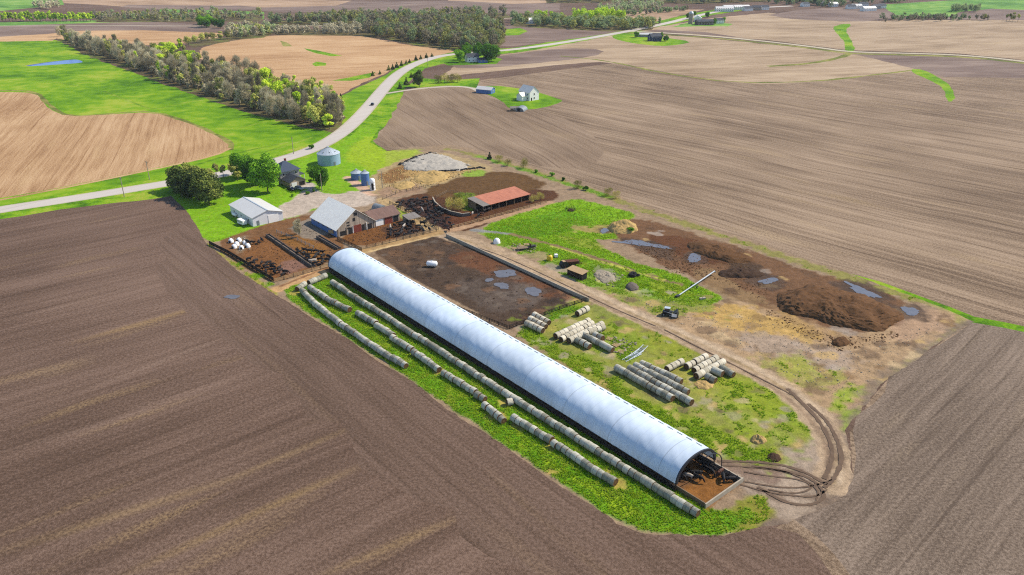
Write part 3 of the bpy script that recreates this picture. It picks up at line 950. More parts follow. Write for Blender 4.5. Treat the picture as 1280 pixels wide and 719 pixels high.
for (x, y, r_) in ((630, 342, 5), (630, 358, 4.5), (666, 365, 4), (611, 350, 3), (867, 323, 5), (1078, 362, 6), (1060, 356, 5), (1095, 371, 4), (1138, 390, 6), (958, 352, 6), (754, 289, 3.5), (785, 302, 3), (810, 305, 3.5), (832, 310, 3), (290, 371, 5), (300, 370, 3)):
    spot(x, y, r_, (92, 76, 66), 1.2, 2.5, 0, .8, 3)
for pts_ in ([(984, 486), (999, 500), (1026, 528), (1040, 557), (1040, 578), (1030, 599)], [(1010, 505), (1030, 522), (1042, 540), (1051, 563), (1052, 580), (1042, 600)],
             [(897, 577), (977, 581), (1008, 591), (1034, 606)], [(940, 583), (971, 587), (1011, 596), (1028, 611), (1031, 624), (1011, 633), (981, 629), (947, 609)],
             [(900, 582), (950, 585), (985, 590), (1010, 602), (1024, 614)], [(925, 606), (960, 616), (990, 620), (1020, 622)]):
    lane(pts_, 1.3, (134, 114, 98), .6, .9, 0, .75, 1.5)
# bedding in the barn and its pen
PAINT.append(('p', [tuple(F(u, v))[:2] for u, v in ((-160, 1), (-160, 14), (.2, 12.4), (.2, 0))], (126, 92, 62), .2, .2, 0, 1, 3))
PAINT.append(('p', [tuple(F(u, v))[:2] for u, v in ((-6, 1), (-10, 9), (-5, 11), (-1, 9), (-.5, 1))], (158, 108, 54), 1, 2.5, 0, .8, 3))


def yard():
    xs = [p[0] for p in YARD]
    ys = [p[1] for p in YARD]
    S = .62
    gx = np.arange(min(xs), max(xs), S)
    gy = np.arange(min(ys), max(ys), S * .866)
    X, Y = np.meshgrid(gx, gy)
    X = X + (np.arange(len(gy)) % 2)[:, None] * S / 2
    X = X.ravel() + RNG.uniform(-.12, .12, X.size)
    Y = Y.ravel() + RNG.uniform(-.12, .12, Y.size)
    d = sdist(X, Y, YARD)
    far = np.hypot(X, Y) > 300
    ok = (d < -.35) & (~far | (RNG.uniform(0, 1, X.size) < .55))
    X, Y = X[ok], Y[ok]
    vs = [Vector(p) for p in YARD] + [Vector(p) for p in zip(X.tolist(), Y.tolist())]
    V2, _, F2, _, _, OF = geometry.delaunay_2d_cdt(vs, [], [list(range(len(YARD)))], 0, 1e-4)
    tri = np.array([f for f, o in zip(F2, OF) if o])
    X = np.array([v.x for v in V2])
    Y = np.array([v.y for v in V2])
    col = np.zeros((len(X), 3))
    col[:] = np.array([lin(c) for c in DIRT]) / KALB
    gr = np.zeros(len(X))
    for i, (typ, geo, rgb, soft, na, g, k, ns) in enumerate(PAINT):
        if typ == 'p':
            d = sdist(X, Y, geo)
        elif typ == 'l':
            d = ldist(X, Y, geo[0]) - geo[1] / 2
        else:
            d = np.hypot(X - geo[0], Y - geo[1]) - geo[2]
        near = d < soft + na + 1
        if not near.any():
            continue
        x, y, dd = X[near], Y[near], d[near]
        dd = dd + na * 2.6 * (fbm(x / ns, y / ns, i) - .5) + na * .9 * (vnoise(x / 1.3, y / 1.3, i + 5) - .5)
        m = np.clip((soft - dd) / (2 * soft), 0, 1)
        m = m * m * (3 - 2 * m) * k
        c = np.array([lin(v) for v in rgb]) / KALB
        col[near] = col[near] * (1 - m[:, None]) + c * m[:, None]
        gr[near] = gr[near] * (1 - m) + g * m
    lot = np.zeros(len(X))
    z = (fbm(X / 3, Y / 3, 3) - .5) * .18 * (1 - gr) + (fbm(X / 1.5, Y / 1.5, 9) - .5) * .22 * gr
    z[:len(YARD)] = 0
    co = np.stack([X, Y, z + .004], 1)
    # yard material
    s = NT('yard_ground')
    at = s.n('ShaderNodeAttribute', p_attribute_name='tint').outputs['Color']
    ga = s.n('ShaderNodeAttribute', p_attribute_name='turf').outputs['Fac']
    p = s.pos()
    a, b, c = s.noise(p, .5, 4, .65), s.noise(p, 2.4, 3, .7), s.noise(p, .13, 3)
    v = s.math('ADD', s.math('MULTIPLY', s.math('SUBTRACT', a, .5), 1.3), s.math('MULTIPLY', s.math('SUBTRACT', b, .5), 1.1))
    v = s.math('ADD', v, s.math('MULTIPLY', s.math('SUBTRACT', c, .5), .6))
    v = s.math('MAXIMUM', s.math('ADD', v, 1.0), .25)
    vm = s.n('ShaderNodeVectorMath', p_operation='SCALE')
    s.t.links.new(at, vm.inputs[0])
    s.t.links.new(v, vm.inputs['Scale'])
    cc = vm.outputs[0]
    # in turf: darker and yellower clumps
    t1 = s.noise(p, .85, 3, .7)
    cc = s.mix(s.math('MULTIPLY', ga, s.math('MULTIPLY', s.g(t1, .52,   .66), .4)), cc, C(78, 132, 10))
    t2 = s.noise(p, .34, 3, .7)
    cc = s.mix(s.math('MULTIPLY', ga, s.math('MULTIPLY', s.g(t2, .54, .68), .45)), cc, C(176, 184, 76))
    # on bare ground: bits of straw
    t3 = s.noise(p, 1.2, 4, .75)
    bare = s.math('SUBTRACT', 1.0, ga)
    cc = s.mix(s.math('MULTIPLY', bare, s.math('MULTIPLY', s.g(t3, .60, .70), .30)), cc, C(206, 180, 130))
    hh = s.math('ADD', a, b)
    mat = s.out(cc, hh, .6, .25)
    me = npmesh('farmyard_ground', co, tri, mat)
    for nm, dat, typ, f in (('tint', np.concatenate([col, np.ones((len(X), 1))], 1), 'FLOAT_COLOR', 'color'), ('turf', gr, 'FLOAT', 'value')):
        at_ = me.attributes.new(nm, typ, 'POINT')
        at_.data.foreach_set(f, dat.astype(np.float32).ravel())
    tag(link('farmyard_ground', me), 'farmyard ground of mud lots, grass and dirt lanes', 'ground', None, 'structure')
    return X, Y, gr


YX, YY, YG = yard()

# ------------------------------------------------------------------ object materials
plain('concrete', C(196, 186, 170), .9, var=.3, nsc=.8)
plain('dark_concrete', C(120, 110, 104), .9, var=.3, nsc=.8)
plain('old_wood', C(150, 132, 112), .9, var=.4, nsc=1.5)
plain('dark_wood', C(70, 58, 50), .9, var=.4, nsc=1.5)
plain('pale_wood', C(206, 176, 136), .9, var=.3, nsc=1.5)
plain('galv', C(188, 202, 216, 1.3), .45, .5, .15, .2, .8)
plain('galv_dull', C(150, 160, 168), .6, .4, .2, .25, .8)
plain('white_paint', C(242, 242, 242, 1.5), .6, .3, 0, .08, 1)
plain('white_plastic', C(240, 242, 246, 1.5), .45, .4, 0, .06, 1)
plain('yellow_plastic', C(250, 214, 24), .45, .4, 0, .1, 1)
plain('blue_paint', C(84, 126, 190, 1.3), .5, .4, 0, .15, 1)
plain('navy_roof', C(72, 86, 112), .75, .25, 0, .2, 1.5)
plain('slate_roof', C(78, 84, 96), .8, .2, 0, .25, 1.5)
plain('tan_siding', C(206, 188, 166), .8, .2, 0, .1, 1)
plain('grey_siding', C(188, 184, 184), .8, .2, 0, .1, 1)
plain('navy_siding', C(66, 80, 118), .8, .2, 0, .15, 1)
plain('black_steel', C(30, 30, 32), .55, .4, .2, .3, 2)
plain('dark_steel', C(62, 64, 72), .55, .4, .3, .3, 2)
plain('rust_steel', C(112, 70, 50), .85, .2, .1, .45, 2)
plain('rubber', C(34, 34, 36), .85, .2, 0, .2, 2)
plain('door_dark', C(52, 48, 48), .8, .2, 0, .2, 1)
plain('red_board', C(150, 74, 58), .85, .2, 0, .3, 1.5)
plain('pole_wood', C(186, 176, 160), .9, .1, 0, .2, 2)
plain('car_dark', C(36, 38, 44), .25, .5, .2, .05)
plain('car_silver', C(190, 194, 200), .25, .5, .4, .05)
plain('bark', C(104, 92, 78), .95, .05, 0, .35, 2)
plain('pale_bark', C(150, 138, 122), .95, .05, 0, .35, 2)
plain('straw_heap', C(206, 176, 118), .95, .05, 0, .5, 1.4, .8)
plain('gravel_heap', C(176, 166, 150), .95, .05, 0, .6, 2.2, .8)
plain('silage_sheet', C(200, 195, 186, .95), .9, .05, 0, .75, 1.5, .6)
plain('dark_heap', C(84, 66, 54), .95, .05, 0, .5, 1.0, .9)
plain('manure', C(116, 86, 60), .95, .05, 0, .5, .7, 1.0)
plain('cattle_black', C(40, 36, 36), .7, .2, 0, .3, 1, randv=.4)
plain('cattle_brown', C(92, 60, 46), .7, .2, 0, .3, 1, randv=.3)
plain('cattle_white', C(206, 196, 186), .7, .2, 0, .35, .9)
MAT['glass'] = plain('window_glass', C(40, 50, 66), .12, .6, 0, .1)
MAT['puddle'] = plain('puddle_water', C(116, 112, 112), .12, .5, 0, .55, .5)  # mottled base colour paints in brown water and reflected sky
ribbed('barn_metal', C(226, 220, 210, 2.2), 0, .9, .5, .1, .14)
ribbed('shed_metal', C(232, 232, 230, 1.25), 0, .9, .45, .2, .1)
ribbed('shed_wall', C(232, 234, 240, 1.4), 0, .6, .6, .05, .08)
ribbed('rust_roof', C(214, 136, 104), 1, .8, .8, .0, .3, C(176, 100, 74), .75)
ribbed('grey_sheet', C(150, 144, 138), 1, .8, .7, .1, .25, C(120, 90, 70), .4)
ribbed('brown_roof', C(136, 104, 92), 1, .8, .75, .05, .3, C(96, 66, 54), .6)
ribbed('bin_metal', C(150, 180, 210, 1.4), 2, .55, .45, .15, .12)
boards('weathered_boards', C(164, 150, 136, 1.6), 1, .3)
boards('dark_boards', C(70, 64, 62), 0, .3)

# barn fabric
s = NT('barn_fabric')
o_ = s.obj()
sp_ = s.n('ShaderNodeSeparateXYZ', Vector=o_)
n1 = s.noise(s.mapping(o_, 0, (.9, .35, .35)), 1.0, 4, .6)
n2 = s.noise(s.mapping(o_, 0, (2.2, .25, .25)), 1.0, 3, .6)
n3 = s.noise(o_, .12, 3)
cf = s.mix(s.g(n3, .35, .7), C(208, 226, 248, 1.56), C(192, 212, 236, 1.4))  # blue of the skylit shade tinted into the white cloth
seam = s.math('LESS_THAN', s.math('FRACT', s.math('DIVIDE', sp_.outputs[0], 2.416)), .05)
seam2 = s.math('LESS_THAN', s.math('FRACT', s.math('DIVIDE', sp_.outputs[0], 14.5)), .012)
cf = s.mix(s.math('MULTIPLY', seam, .22), cf, C(170, 180, 192))
cf = s.mix(s.math('MULTIPLY', seam2, .4), cf, C(140, 150, 162))
drt = s.noise(s.mapping(o_, 0, (1.3, .12, .12)), 1.0, 3, .6)
low = s.g(sp_.outputs[2], 4.6, 1.9)
cf = s.mix(s.math('MULTIPLY', s.math('MULTIPLY', s.g(drt, .45, .7), low), .4), cf, C(168, 168, 150))
blk = s.math('FLOOR', s.math('DIVIDE', sp_.outputs[0], 14.5))
pt = s.n('ShaderNodeTexWhiteNoise', p_noise_dimensions='1D', W=blk).outputs['Value']
cf = s.mix(s.math('MULTIPLY', pt, .22), cf, C(190, 196, 200))
cf = s.mix(s.math('MULTIPLY', s.g(n2, .55, .8), .22), cf, C(200, 206, 210, 1.2))
s.out(cf, s.math('ADD', s.math('MULTIPLY', n1, .8), s.math('MULTIPLY', n2, .5)),   .28, .25, .55)
s.b.inputs['Specular IOR Level'].default_value = .3
_tb = s.n('ShaderNodeBsdfTranslucent', Color=(.75, .82, .92, 1))
_mx = s.n('ShaderNodeMixShader', i0=.03)
s.t.links.new(s.b.outputs[0], _mx.inputs[1])
s.t.links.new(_tb.outputs[0], _mx.inputs[2])
s.t.links.new(_mx.outputs[0], s.t.nodes['Material Output'].inputs['Surface'])
MAT['fabric'] = s.m


def balem(name, side, pale, end, endd):
    s = NT(name)
    o = s.obj()
    nr = s.n('ShaderNodeTexCoord').outputs['Normal']
    sn = s.n('ShaderNodeSeparateXYZ', Vector=nr)
    sx = s.n('ShaderNodeSeparateXYZ', Vector=o)
    wrap = s.noise(s.mapping(o, 0, (9, .8, .8)), 1.0, 3, .7)
    blot = s.noise(o, 1.6, 4, .7)
    v = s.math('ADD', s.math('MULTIPLY', wrap, .5), s.math('MULTIPLY', blot, .7))
    v = s.math('ADD', v, s.math('MULTIPLY', s.math('SUBTRACT', s.rand(), .5), .5))
    c = s.ramp(s.math('SUBTRACT', v, .1), [(.25, side), (.75, pale)])
    rr = s.n('ShaderNodeVectorMath', p_operation='LENGTH', i0=s.mapping(o, 0, (0, 1, 1))).outputs['Value']
    ring = s.noise(s.n('ShaderNodeCombineXYZ', X=s.math('MULTIPLY', rr, 14.0), Y=s.rand(), Z=blot).outputs[0], 1.0, 2)
    e = s.mix(s.g(ring, .35, .65), endd, end)
    f = s.math('GREATER_THAN', s.math('ABSOLUTE', sn.outputs[0]), .72)
    return s.out(s.mix(f, c, e), s.math('ADD', wrap, blot), .6, .08)


MAT['bale_grey'] = balem('old_bale', C(138, 138, 126, 1.25), C(206, 206, 194, 1.25), C(150, 116, 78), C(92, 72, 54))
MAT['bale_pale'] = balem('newer_bale', C(184, 178, 160, 1.2), C(236, 230, 212, 1.2), C(132, 104, 76), C(70, 56, 46))

LFM = {
    'green': leafm('green_leaf', C(44, 78, 20), C(84, 128, 30), C(128, 172, 46)),
    'bud': leafm('budding_leaf', C(112, 114, 66), C(142, 146, 78), C(172, 176, 92), .25, .45, 2.7),
    'lime': leafm('lime_leaf', C(112, 140, 34), C(158, 188, 44), C(196, 214, 74)),
    'dark': leafm('dark_needle', C(38, 50, 26), C(62, 76, 34), C(110, 116, 54), .1, .45, 3.0),
    'bare': leafm('bare_twig', C(92, 88, 72), C(130, 125, 104), C(162, 157, 134), .3, .45, 3.2),
    'olive': leafm('olive_leaf', C(92, 92, 42), C(134, 130, 62), C(170, 160, 88), .15),
    'far': leafm('far_leaf', C(92, 106, 74), C(118, 132, 92), C(150, 160, 120), .35, .03, 3.4),
}


# ------------------------------------------------------------------ hoop barn
def hoop_barn():
    A, B = F(-7.2, -.6), F(-157, 1.7)
    d = B - A
    L = d.length
    ang = math.atan2(-d.y, -d.x)          # local x runs to the near end
    root = thing('hoop_barn', 'very long white fabric hoop barn with rounded roof and open near end', 'barn', B, ang)
    W, Z0, RISE = 12.8, 1.9, 4.8
    nx, ny = 240, 40
    bay = L / 62

    def arch(t, rr=0.0):
        th = math.pi * t
        # rounded shoulders, slightly pointed crown
        c, s_ = math.cos(th), math.sin(th)
        y = W / 2 - (W / 2 + .1 + rr) * math.copysign(abs(c) ** .92, c)
        z = Z0 + (RISE + rr) * abs(s_) ** .95
        return y, z
    vs = []
    for i in range(nx + 1):
        x = L * i / nx
        ph = abs(math.sin(math.pi * x / bay))
        for j in range(ny + 1):
            t = j / ny
            y, z = arch(t, -.06 * ph * math.sin(math.pi * t) ** .4 + .03 * math.sin(x * 1.7 + j) * math.sin(x * .37))
            vs.append((x, y, z))
    vs = np.array(vs)
    fs = []
    for i in range(nx):
        for j in range(ny):
            a = i * (ny + 1) + j
            fs.append((a, a + 1, a + ny + 2, a + ny + 1))
    link('cover', npmesh('cover', vs, np.array(fs), MAT['fabric'], True), root)
    # ridge lacing: small dark slots along the sunny shoulder
    x = 1.5
    while x < L - 1:
        y, z = arch(.64, .05)
        m = MB()
        m.box((x + .75, y, z), (1.5, .16, .05))
        m.build('roof_slot', MAT['galv_dull'], root)
        x += 2.6
    # side walls: boards, with posts
    for yy, nm in ((0.05, 'side_wall'), (W - .05, 'side_wall')):
        m = MB()
        m.box((L / 2, yy, .62), (L, .16, 1.24))
        m.build(nm, MAT['dark_boards'], root)
    for yy in (.1, W - .1):
        for k in range(48):
            m = MB()
            m.box((L * k / 47 if k else .1, yy, .95), (.16, .22, 1.9))
            m.build('post', MAT['dark_wood'], root)
    # eave rails
    for yy in (-.05, W + .05):
        m = MB()
        m.box((L / 2, yy, 1.84), (L, .14, .2))
        m.build('eave_rail', MAT['dark_steel'], root)
    # end arches
    def archtube(x, r0, r1, name, mat, lo=0.0, hi=1.0, wx=.3):
        m = MB()
        n = 30
        pts = [(arch(lo + (hi - lo) * k / n, r0), arch(lo + (hi - lo) * k / n, r1)) for k in range(n + 1)]
        for (i0, o0), (i1, o1) in zip(pts, pts[1:]):
            for xx, flip in ((x, 0), (x + wx, 1)):
                m.poly([(xx, *i0), (xx, *o0), (xx, *o1), (xx, *i1)])
            m.poly([(x, *o0), (x + wx, *o0), (x + wx, *o1), (x, *o1)])
            m.poly([(x, *i0), (x + wx, *i0), (x + wx, *i1), (x, *i1)])
        bmesh.ops.remove_doubles(m.bm, verts=m.bm.verts, dist=1e-4)
        m.build(name, mat, root)
    archtube(L - .1, -.5, .04, 'end_arch', MAT['dark_steel'], 0, 1, .35)
    archtube(-.25, -.5, .04, 'end_arch', MAT['dark_steel'], 0, 1, .35)
    for x in (L - 3, L - 6, L - 9, L - 12):
        archtube(x, -.35, -.2, 'truss', MAT['galv_dull'], 0, 1, .12)
    # front frame: a bare hoop over the start of the pen
    archtube(L + 1.8, -.3, -.12, 'front_hoop', MAT['dark_steel'], .5, 1, .14)
    m = MB()
    m.tube((L + 1.87, W - .1, .9), (L + 1.87, W - .1, 2.0), .09)
    m.build('front_post', MAT['dark_steel'], root)
    for t in (.5, .75):
        m = MB()
        m.tube((L + .1, *arch(t, -.2)), (L + 1.9, *arch(t, -.2)), .07)
        m.build('purlin', MAT['dark_steel'], root)
    # far end curtain
    m = MB()
    prof = [arch(k / 24, -.1) for k in range(25)]
    m.prism([(W, 0.05)] + [(y, z) for y, z in reversed(prof)] + [(0, .05)], 'X', -.06, 0)
    m.build('end_curtain', MAT['dark_steel'], root)
    # gate rails inside
    for yy in (W - 1.6,):
        m = MB()
        for z in (.4, .75, 1.1):
            m.tube((L - 22, yy, z), (L + 4, yy, z), .05)
        for k in range(10):
            m.tube((L - 22 + k * 2.9, yy, 0), (L - 22 + k * 2.9, yy, 1.3), .06)
        m.build('feed_rail', MAT['dark_steel'], root)
    return root


hoop_barn()


def pen_wall():
    root = thing('pen_wall', 'low pale concrete wall round the straw pen at the open end of the hoop barn', 'wall', F(0, 0), UA)
    m = MB()
    m.box((-4.2, .12, .5), (8.2, .18, 1.0))
    m.build('wall_panel', MAT['old_wood'], root)
    m = MB()
    m.box((0, 6.2, .55), (.3, 12.8, 1.1))
    m.build('wall_panel', MAT['concrete'], root)
    m = MB()
    m.box((-5.5, 12.4, .5), (10.6, .28, 1.0))
    m.build('wall_panel', MAT['concrete'], root)
    m = MB()
    for k in range(6):
        m.box((-1.0 - 1.9 * k, 11.9, .7), (.14, .14, 1.4))
    for z in (.5, .9, 1.3):
        m.box((-5.6, 11.8, z), (10, .05, .12))
    m.build('feed_rail', MAT['dark_steel'], root)


pen_wall()


# ------------------------------------------------------------------ round bales
def bale_mesh(name, mat, seed):
    rnd = random.Random(seed)
    n, half = 22, .70
    prof = [(-half, .0), (-half, .55), (-half, .72), (-half + .07, .78), (-.35, .79), (0, .80), (.35, .79), (half - .07, .78), (half, .72), (half, .55), (half, 0)]
    bm = bmesh.new()
    rings = []
    for x, r in prof:
        if r == 0:
            rings.append([bm.verts.new((x, 0, .76))])
            continue
        ring = []
        for k in range(n):
            a = 2 * math.pi * k / n
            rr = r * (1 + .018 * math.sin(3 * a + seed) + rnd.uniform(-.012, .012))
            y, z = rr * math.cos(a), rr * math.sin(a)
            z = max(z, -.76) if r > .5 else z
            ring.append(bm.verts.new((x + rnd.uniform(-.012, .012), y * 1.02, z + .76)))
        rings.append(ring)
    for A, B in zip(rings, rings[1:]):
        for k in range(n):
            j = (k + 1) % n
            if len(A) == 1:
                bm.faces.new((A[0], B[j], B[k]))
            elif len(B) == 1:
                bm.faces.new((A[k], A[j], B[0]))
            else:
                bm.faces.new((A[k], A[j], B[j], B[k]))
    bmesh.ops.recalc_face_normals(bm, faces=bm.faces)
    for v in bm.verts:
        v.co.z -= .76
    me = bpy.data.meshes.new(name)
    bm.to_mesh(me)
    bm.free()
    me.materials.append(mat)
    return me


BALES = {k: [bale_mesh('round_bale', MAT['bale_' + k], i + 1) for i in range(4)] for k in ('grey', 'pale')}
NB = 0


def bale(p, ang, kind, label, group, z=.76):
    global NB
    NB += 1
    o = link('round_bale', random.choice(BALES[kind]), None, (p.x, p.y, z))
    o.rotation_euler = (random.choice((0, .7, 1.9, 3.0)) * 0 + random.uniform(-.05, .05), 0, ang + random.choice((0, math.pi)) + random.uniform(-.05, .05))
    k = random.uniform(1.08, 1.24)
    o.location.z = z * k
    o.scale = (k * .94, k, k)
    tag(o, label, 'hay bale', group)
    return o


def bale_row(a, b, kind, label, group, step=1.6, wob=.12, px=True, zc=.76):
    a = P(a[0], a[1], zc) if px else a
    b = P(b[0], b[1], zc) if px else b
    d = b - a
    d.z = 0
    n = max(1, round(d.length / step))
    ang = math.atan2(d.y, d.x)
    nn = Vector((-d.y, d.x, 0)).normalized()
    off = 0
    for i in range(n):
        off = off * .7 + random.uniform(-wob, wob)
        p = a + d * ((i + .5) / n) + nn * off
        bale(p, ang, kind, label, group)


bale_row((415, 353), (640, 497), 'grey', 'grey weathered round bale in the longest row, next to the hoop barn', 'bales of the longest row beside the hoop barn')
bale_row((640, 497), (873, 643), 'grey', 'grey weathered round bale in the longest row, next to the hoop barn', 'bales of the longest row beside the hoop barn')
g_ = 'bales of the outer row at the edge of the dark field'
l_ = 'grey round bale in the outermost row along the dark plowed field'
for a, b in (((377, 363), (394, 380)), ((394, 380), (430, 408)), ((430, 408), (470, 435)), ((470, 435), (508, 458))):
    bale_row(a, b, 'grey', l_, g_)
g_ = 'bales of the broken middle row'
l_ = 'grey round bale in the broken row of short runs in the grass'
for a, b in (((387, 359), (412, 376)), ((412, 376), (437, 388)), ((446, 391), (470, 405)), ((470, 407), (492, 420)), ((490, 422), (516, 438)), ((517, 440), (549, 463)),
             ((553, 466), (595, 491)), ((595, 493), (607, 500))):
    bale_row(a, b, 'grey', l_, g_)
bale_row((605, 506), (631, 527), 'grey', 'grey round bale in the short run set off between the broken row and the field', 'bales of the short set off run')
g_ = 'bales of the near grass row'
l_ = 'grey round bale in the nearest short row ending in open grass'
for a, b in (((641, 522), (690, 551)), ((691, 553), (697, 558)), ((698, 557), (735, 583)), ((735, 583), (769, 604))):
    bale_row(a, b, 'grey', l_, g_)
bale_row((371, 362), (382, 355), 'grey', 'grey round bale in the short cross row at the head of the bale strip', 'bales of the short cross row')
bale_row((386, 354), (408, 345), 'grey', 'grey round bale in the short cross row at the head of the bale strip', 'bales of the short cross row')
bale(P(637, 503, .7), .3, 'pale', 'lone tan round bale standing by itself in the grass beside the longest row', None)
# stacks on the sunny side of the barn
st = [('cluster of short rows near the mud lot corner', 'pale round bale in the small cluster by the corner of the mud lot',
       [((657 + 5 * k, 404 - 5.2 * k), (679 + 4 * k, 414 - 5 * k)) for k in range(3)], 'pale'),
      ('pair of bales by the lane', 'pale round bale of the pair lying near the end of the concrete feed wall', [((721, 393), (735, 386))], 'pale'),
      ('bales of the tan fan stack', 'pale tan round bale in the fan shaped stack of rows beside the dirt lane', [((694, 421), (737, 401)), ((701, 425), (741, 404)), ((711, 427), (753, 405)), ((719, 422), (755, 409))], 'pale'),
      ('bales of the dark row crossing the fan stack', 'dark grey round bale in the row running down from the tan stack', [((728, 418), (766, 438)), ((720, 425), (738, 434)), ((742, 418), (754, 424))], 'grey'),
      ('bales of the four long rows', 'dark weathered round bale in the block of four long rows by the grass bank',
       [((770, 460), (841, 499)), ((786, 460), (865, 504)), ((793, 457), (861, 491)), ((801, 454), (852, 478))], 'grey'),
      ('bales of the white block', 'whitish round bale in the small block of rows next to the dirt lane',
       [((833, 462), (853, 452)), ((857, 459), (883, 446)), ((867, 464), (896, 448)), ((870, 471), (905, 452))], 'pale'),
      ('dark bales beside the white block', 'dark grey round bale at the outer side of the whitish block of bales', [((883, 470), (895, 476)), ((891, 463), (903, 468)), ((901, 460), (917, 469))], 'grey')]
for g_, l_, rows, kind in st:
    for a, b in rows:
        bale_row(a, b, kind, l_, g_, wob=.05)


# ------------------------------------------------------------------ cattle
def cow_mesh(name, mat, graze):
    me = bpy.data.meshes.new('skeleton')
    hz = .55 if graze else 1.45
    pts = [(0, 0, 1.12), (.75, 0, 1.16), (1.05, 0, 1.22), (1.35, 0, 1.05 if graze else 1.4), (1.62, 0, hz), (1.85, 0, hz - .22),
           (-.75, 0, 1.18), (-1.0, 0, 1.2), (-1.08, 0, .75), (-1.06, 0, .55)]
    rad = [.46, .43, .30, .20, .17, .10, .42, .22, .04, .03]
    ed = [(0, 1), (1, 2), (2, 3), (3, 4), (4, 5), (0, 6), (6, 7), (7, 8), (8, 9)]
    for sx, base in ((.72, 1), (-.78, 6)):
        for sy in (-.26, .26):
            i = len(pts)
            bend = -.05 if sx > 0 else .06
            pts += [(sx, sy, .78), (sx - bend, sy, .4), (sx, sy, .02)]
            rad += [.17, .085, .07]
            ed += [(base, i), (i, i + 1), (i + 1, i + 2)]
    for sy in (-.2, .2):      # ears
        i = len(pts)
        pts.append((1.5, sy, hz + .12))
        rad.append(.05)
        ed.append((4, i))
    me.from_pydata([Vector(p) for p in pts], ed, [])
    o = bpy.data.objects.new('skeleton', me)
    COL.objects.link(o)
    md = o.modifiers.new('s', 'SKIN')
    for i, r in enumerate(rad):
        me.skin_vertices[0].data[i].radius = (r * .88, r)
    me.skin_vertices[0].data[0].use_root = True
    sd = o.modifiers.new('d', 'SUBSURF')
    sd.levels = 1
    dg = bpy.context.evaluated_depsgraph_get()
    out = bpy.data.meshes.new_from_object(o.evaluated_get(dg))
    out.name = name
    bpy.data.objects.remove(o)
    out.materials.clear()
    out.materials.append(mat)
    out.polygons.foreach_set('use_smooth', [True] * len(out.polygons))
    return out


COWS = {c: [cow_mesh('cow', MAT['cattle_' + c], g) for g in (0, 1)] for c in ('black', 'brown', 'white')}
COWN = {'black': 'black', 'brown': 'brown', 'white': 'white'}


def herd(poly, n, where, group, mix=(.88, .07, .05), gap=2.1, world=False):
    pl = poly if world else [tuple(P(*q, .7))[:2] for q in poly]
    xs, ys = [p[0] for p in pl], [p[1] for p in pl]
    got = []
    for _ in range(n * 60):
        if len(got) >= n:
            break
        x, y = random.uniform(min(xs), max(xs)), random.uniform(min(ys), max(ys))
        if inpoly(x, y, pl) and all((x - a) ** 2 + (y - b) ** 2 > gap ** 2 for a, b in got):
            got.append((x, y))
            c = random.choices(('black', 'brown', 'white'), mix)[0]
            o = link('cow', random.choice(COWS[c]), None, (x, y, .04), random.uniform(0, 6.28), random.uniform(.85, 1.08))
            tag(o, '%s cow %s' % ({'black': 'black', 'brown': 'reddish brown', 'white': 'white and grey'}[c], where), 'cow', group + ' (%s)' % c)


herd([(309, 322), (325, 327), (344, 330), (357, 340), (354, 344), (332, 340), (318, 332)], 24, 'bunched along the outer fence of the orange lot', 'cattle by the outer fence')
herd([(368, 312), (385, 311), (404, 316), (412, 322), (404, 330), (396, 332), (386, 326)], 44, 'crowded between feed bunk and hoop barn', 'cattle crowded before the hoop barn')
herd([(300, 300), (318, 296), (330, 300), (316, 306)], 4, 'standing near the white hutches at the lot corner', 'cattle near the hutches')
herd([(490, 254), (512, 247), (535, 248), (548, 258), (560, 268), (572, 280), (560, 288), (520, 270)], 46, 'in the packed herd near the red roofed shed', 'cattle packed in the dark lot')
herd([(480, 284), (505, 276), (528, 279), (540, 288), (512, 294), (488, 296)], 26, 'in the small brown lot below the old wooden barn', 'cattle below the wooden barn')
herd([(588, 268), (604, 258), (612, 262), (600, 270)], 8, 'at the open front of the red roofed shed', 'cattle at the shed front')
herd([tuple(F(u, v))[:2] for u, v in ((-12, 2.2), (-6.8, 3), (-5.8, 6.4), (-8, 7.2), (-14, 5))], 8, 'lying in straw inside the open hoop barn end', 'cattle inside the barn end', (.5, .3, .2), 1.35, True)
herd([tuple(F(u, v))[:2] for u, v in ((-9, 9.4), (-2.4, 9.8), (-1.2, 11.4), (-9, 11.4))], 9, 'lined up at the feed rail of the straw pen', 'cattle at the pen feed rail', (.7, .1, .2), 1.25, True)


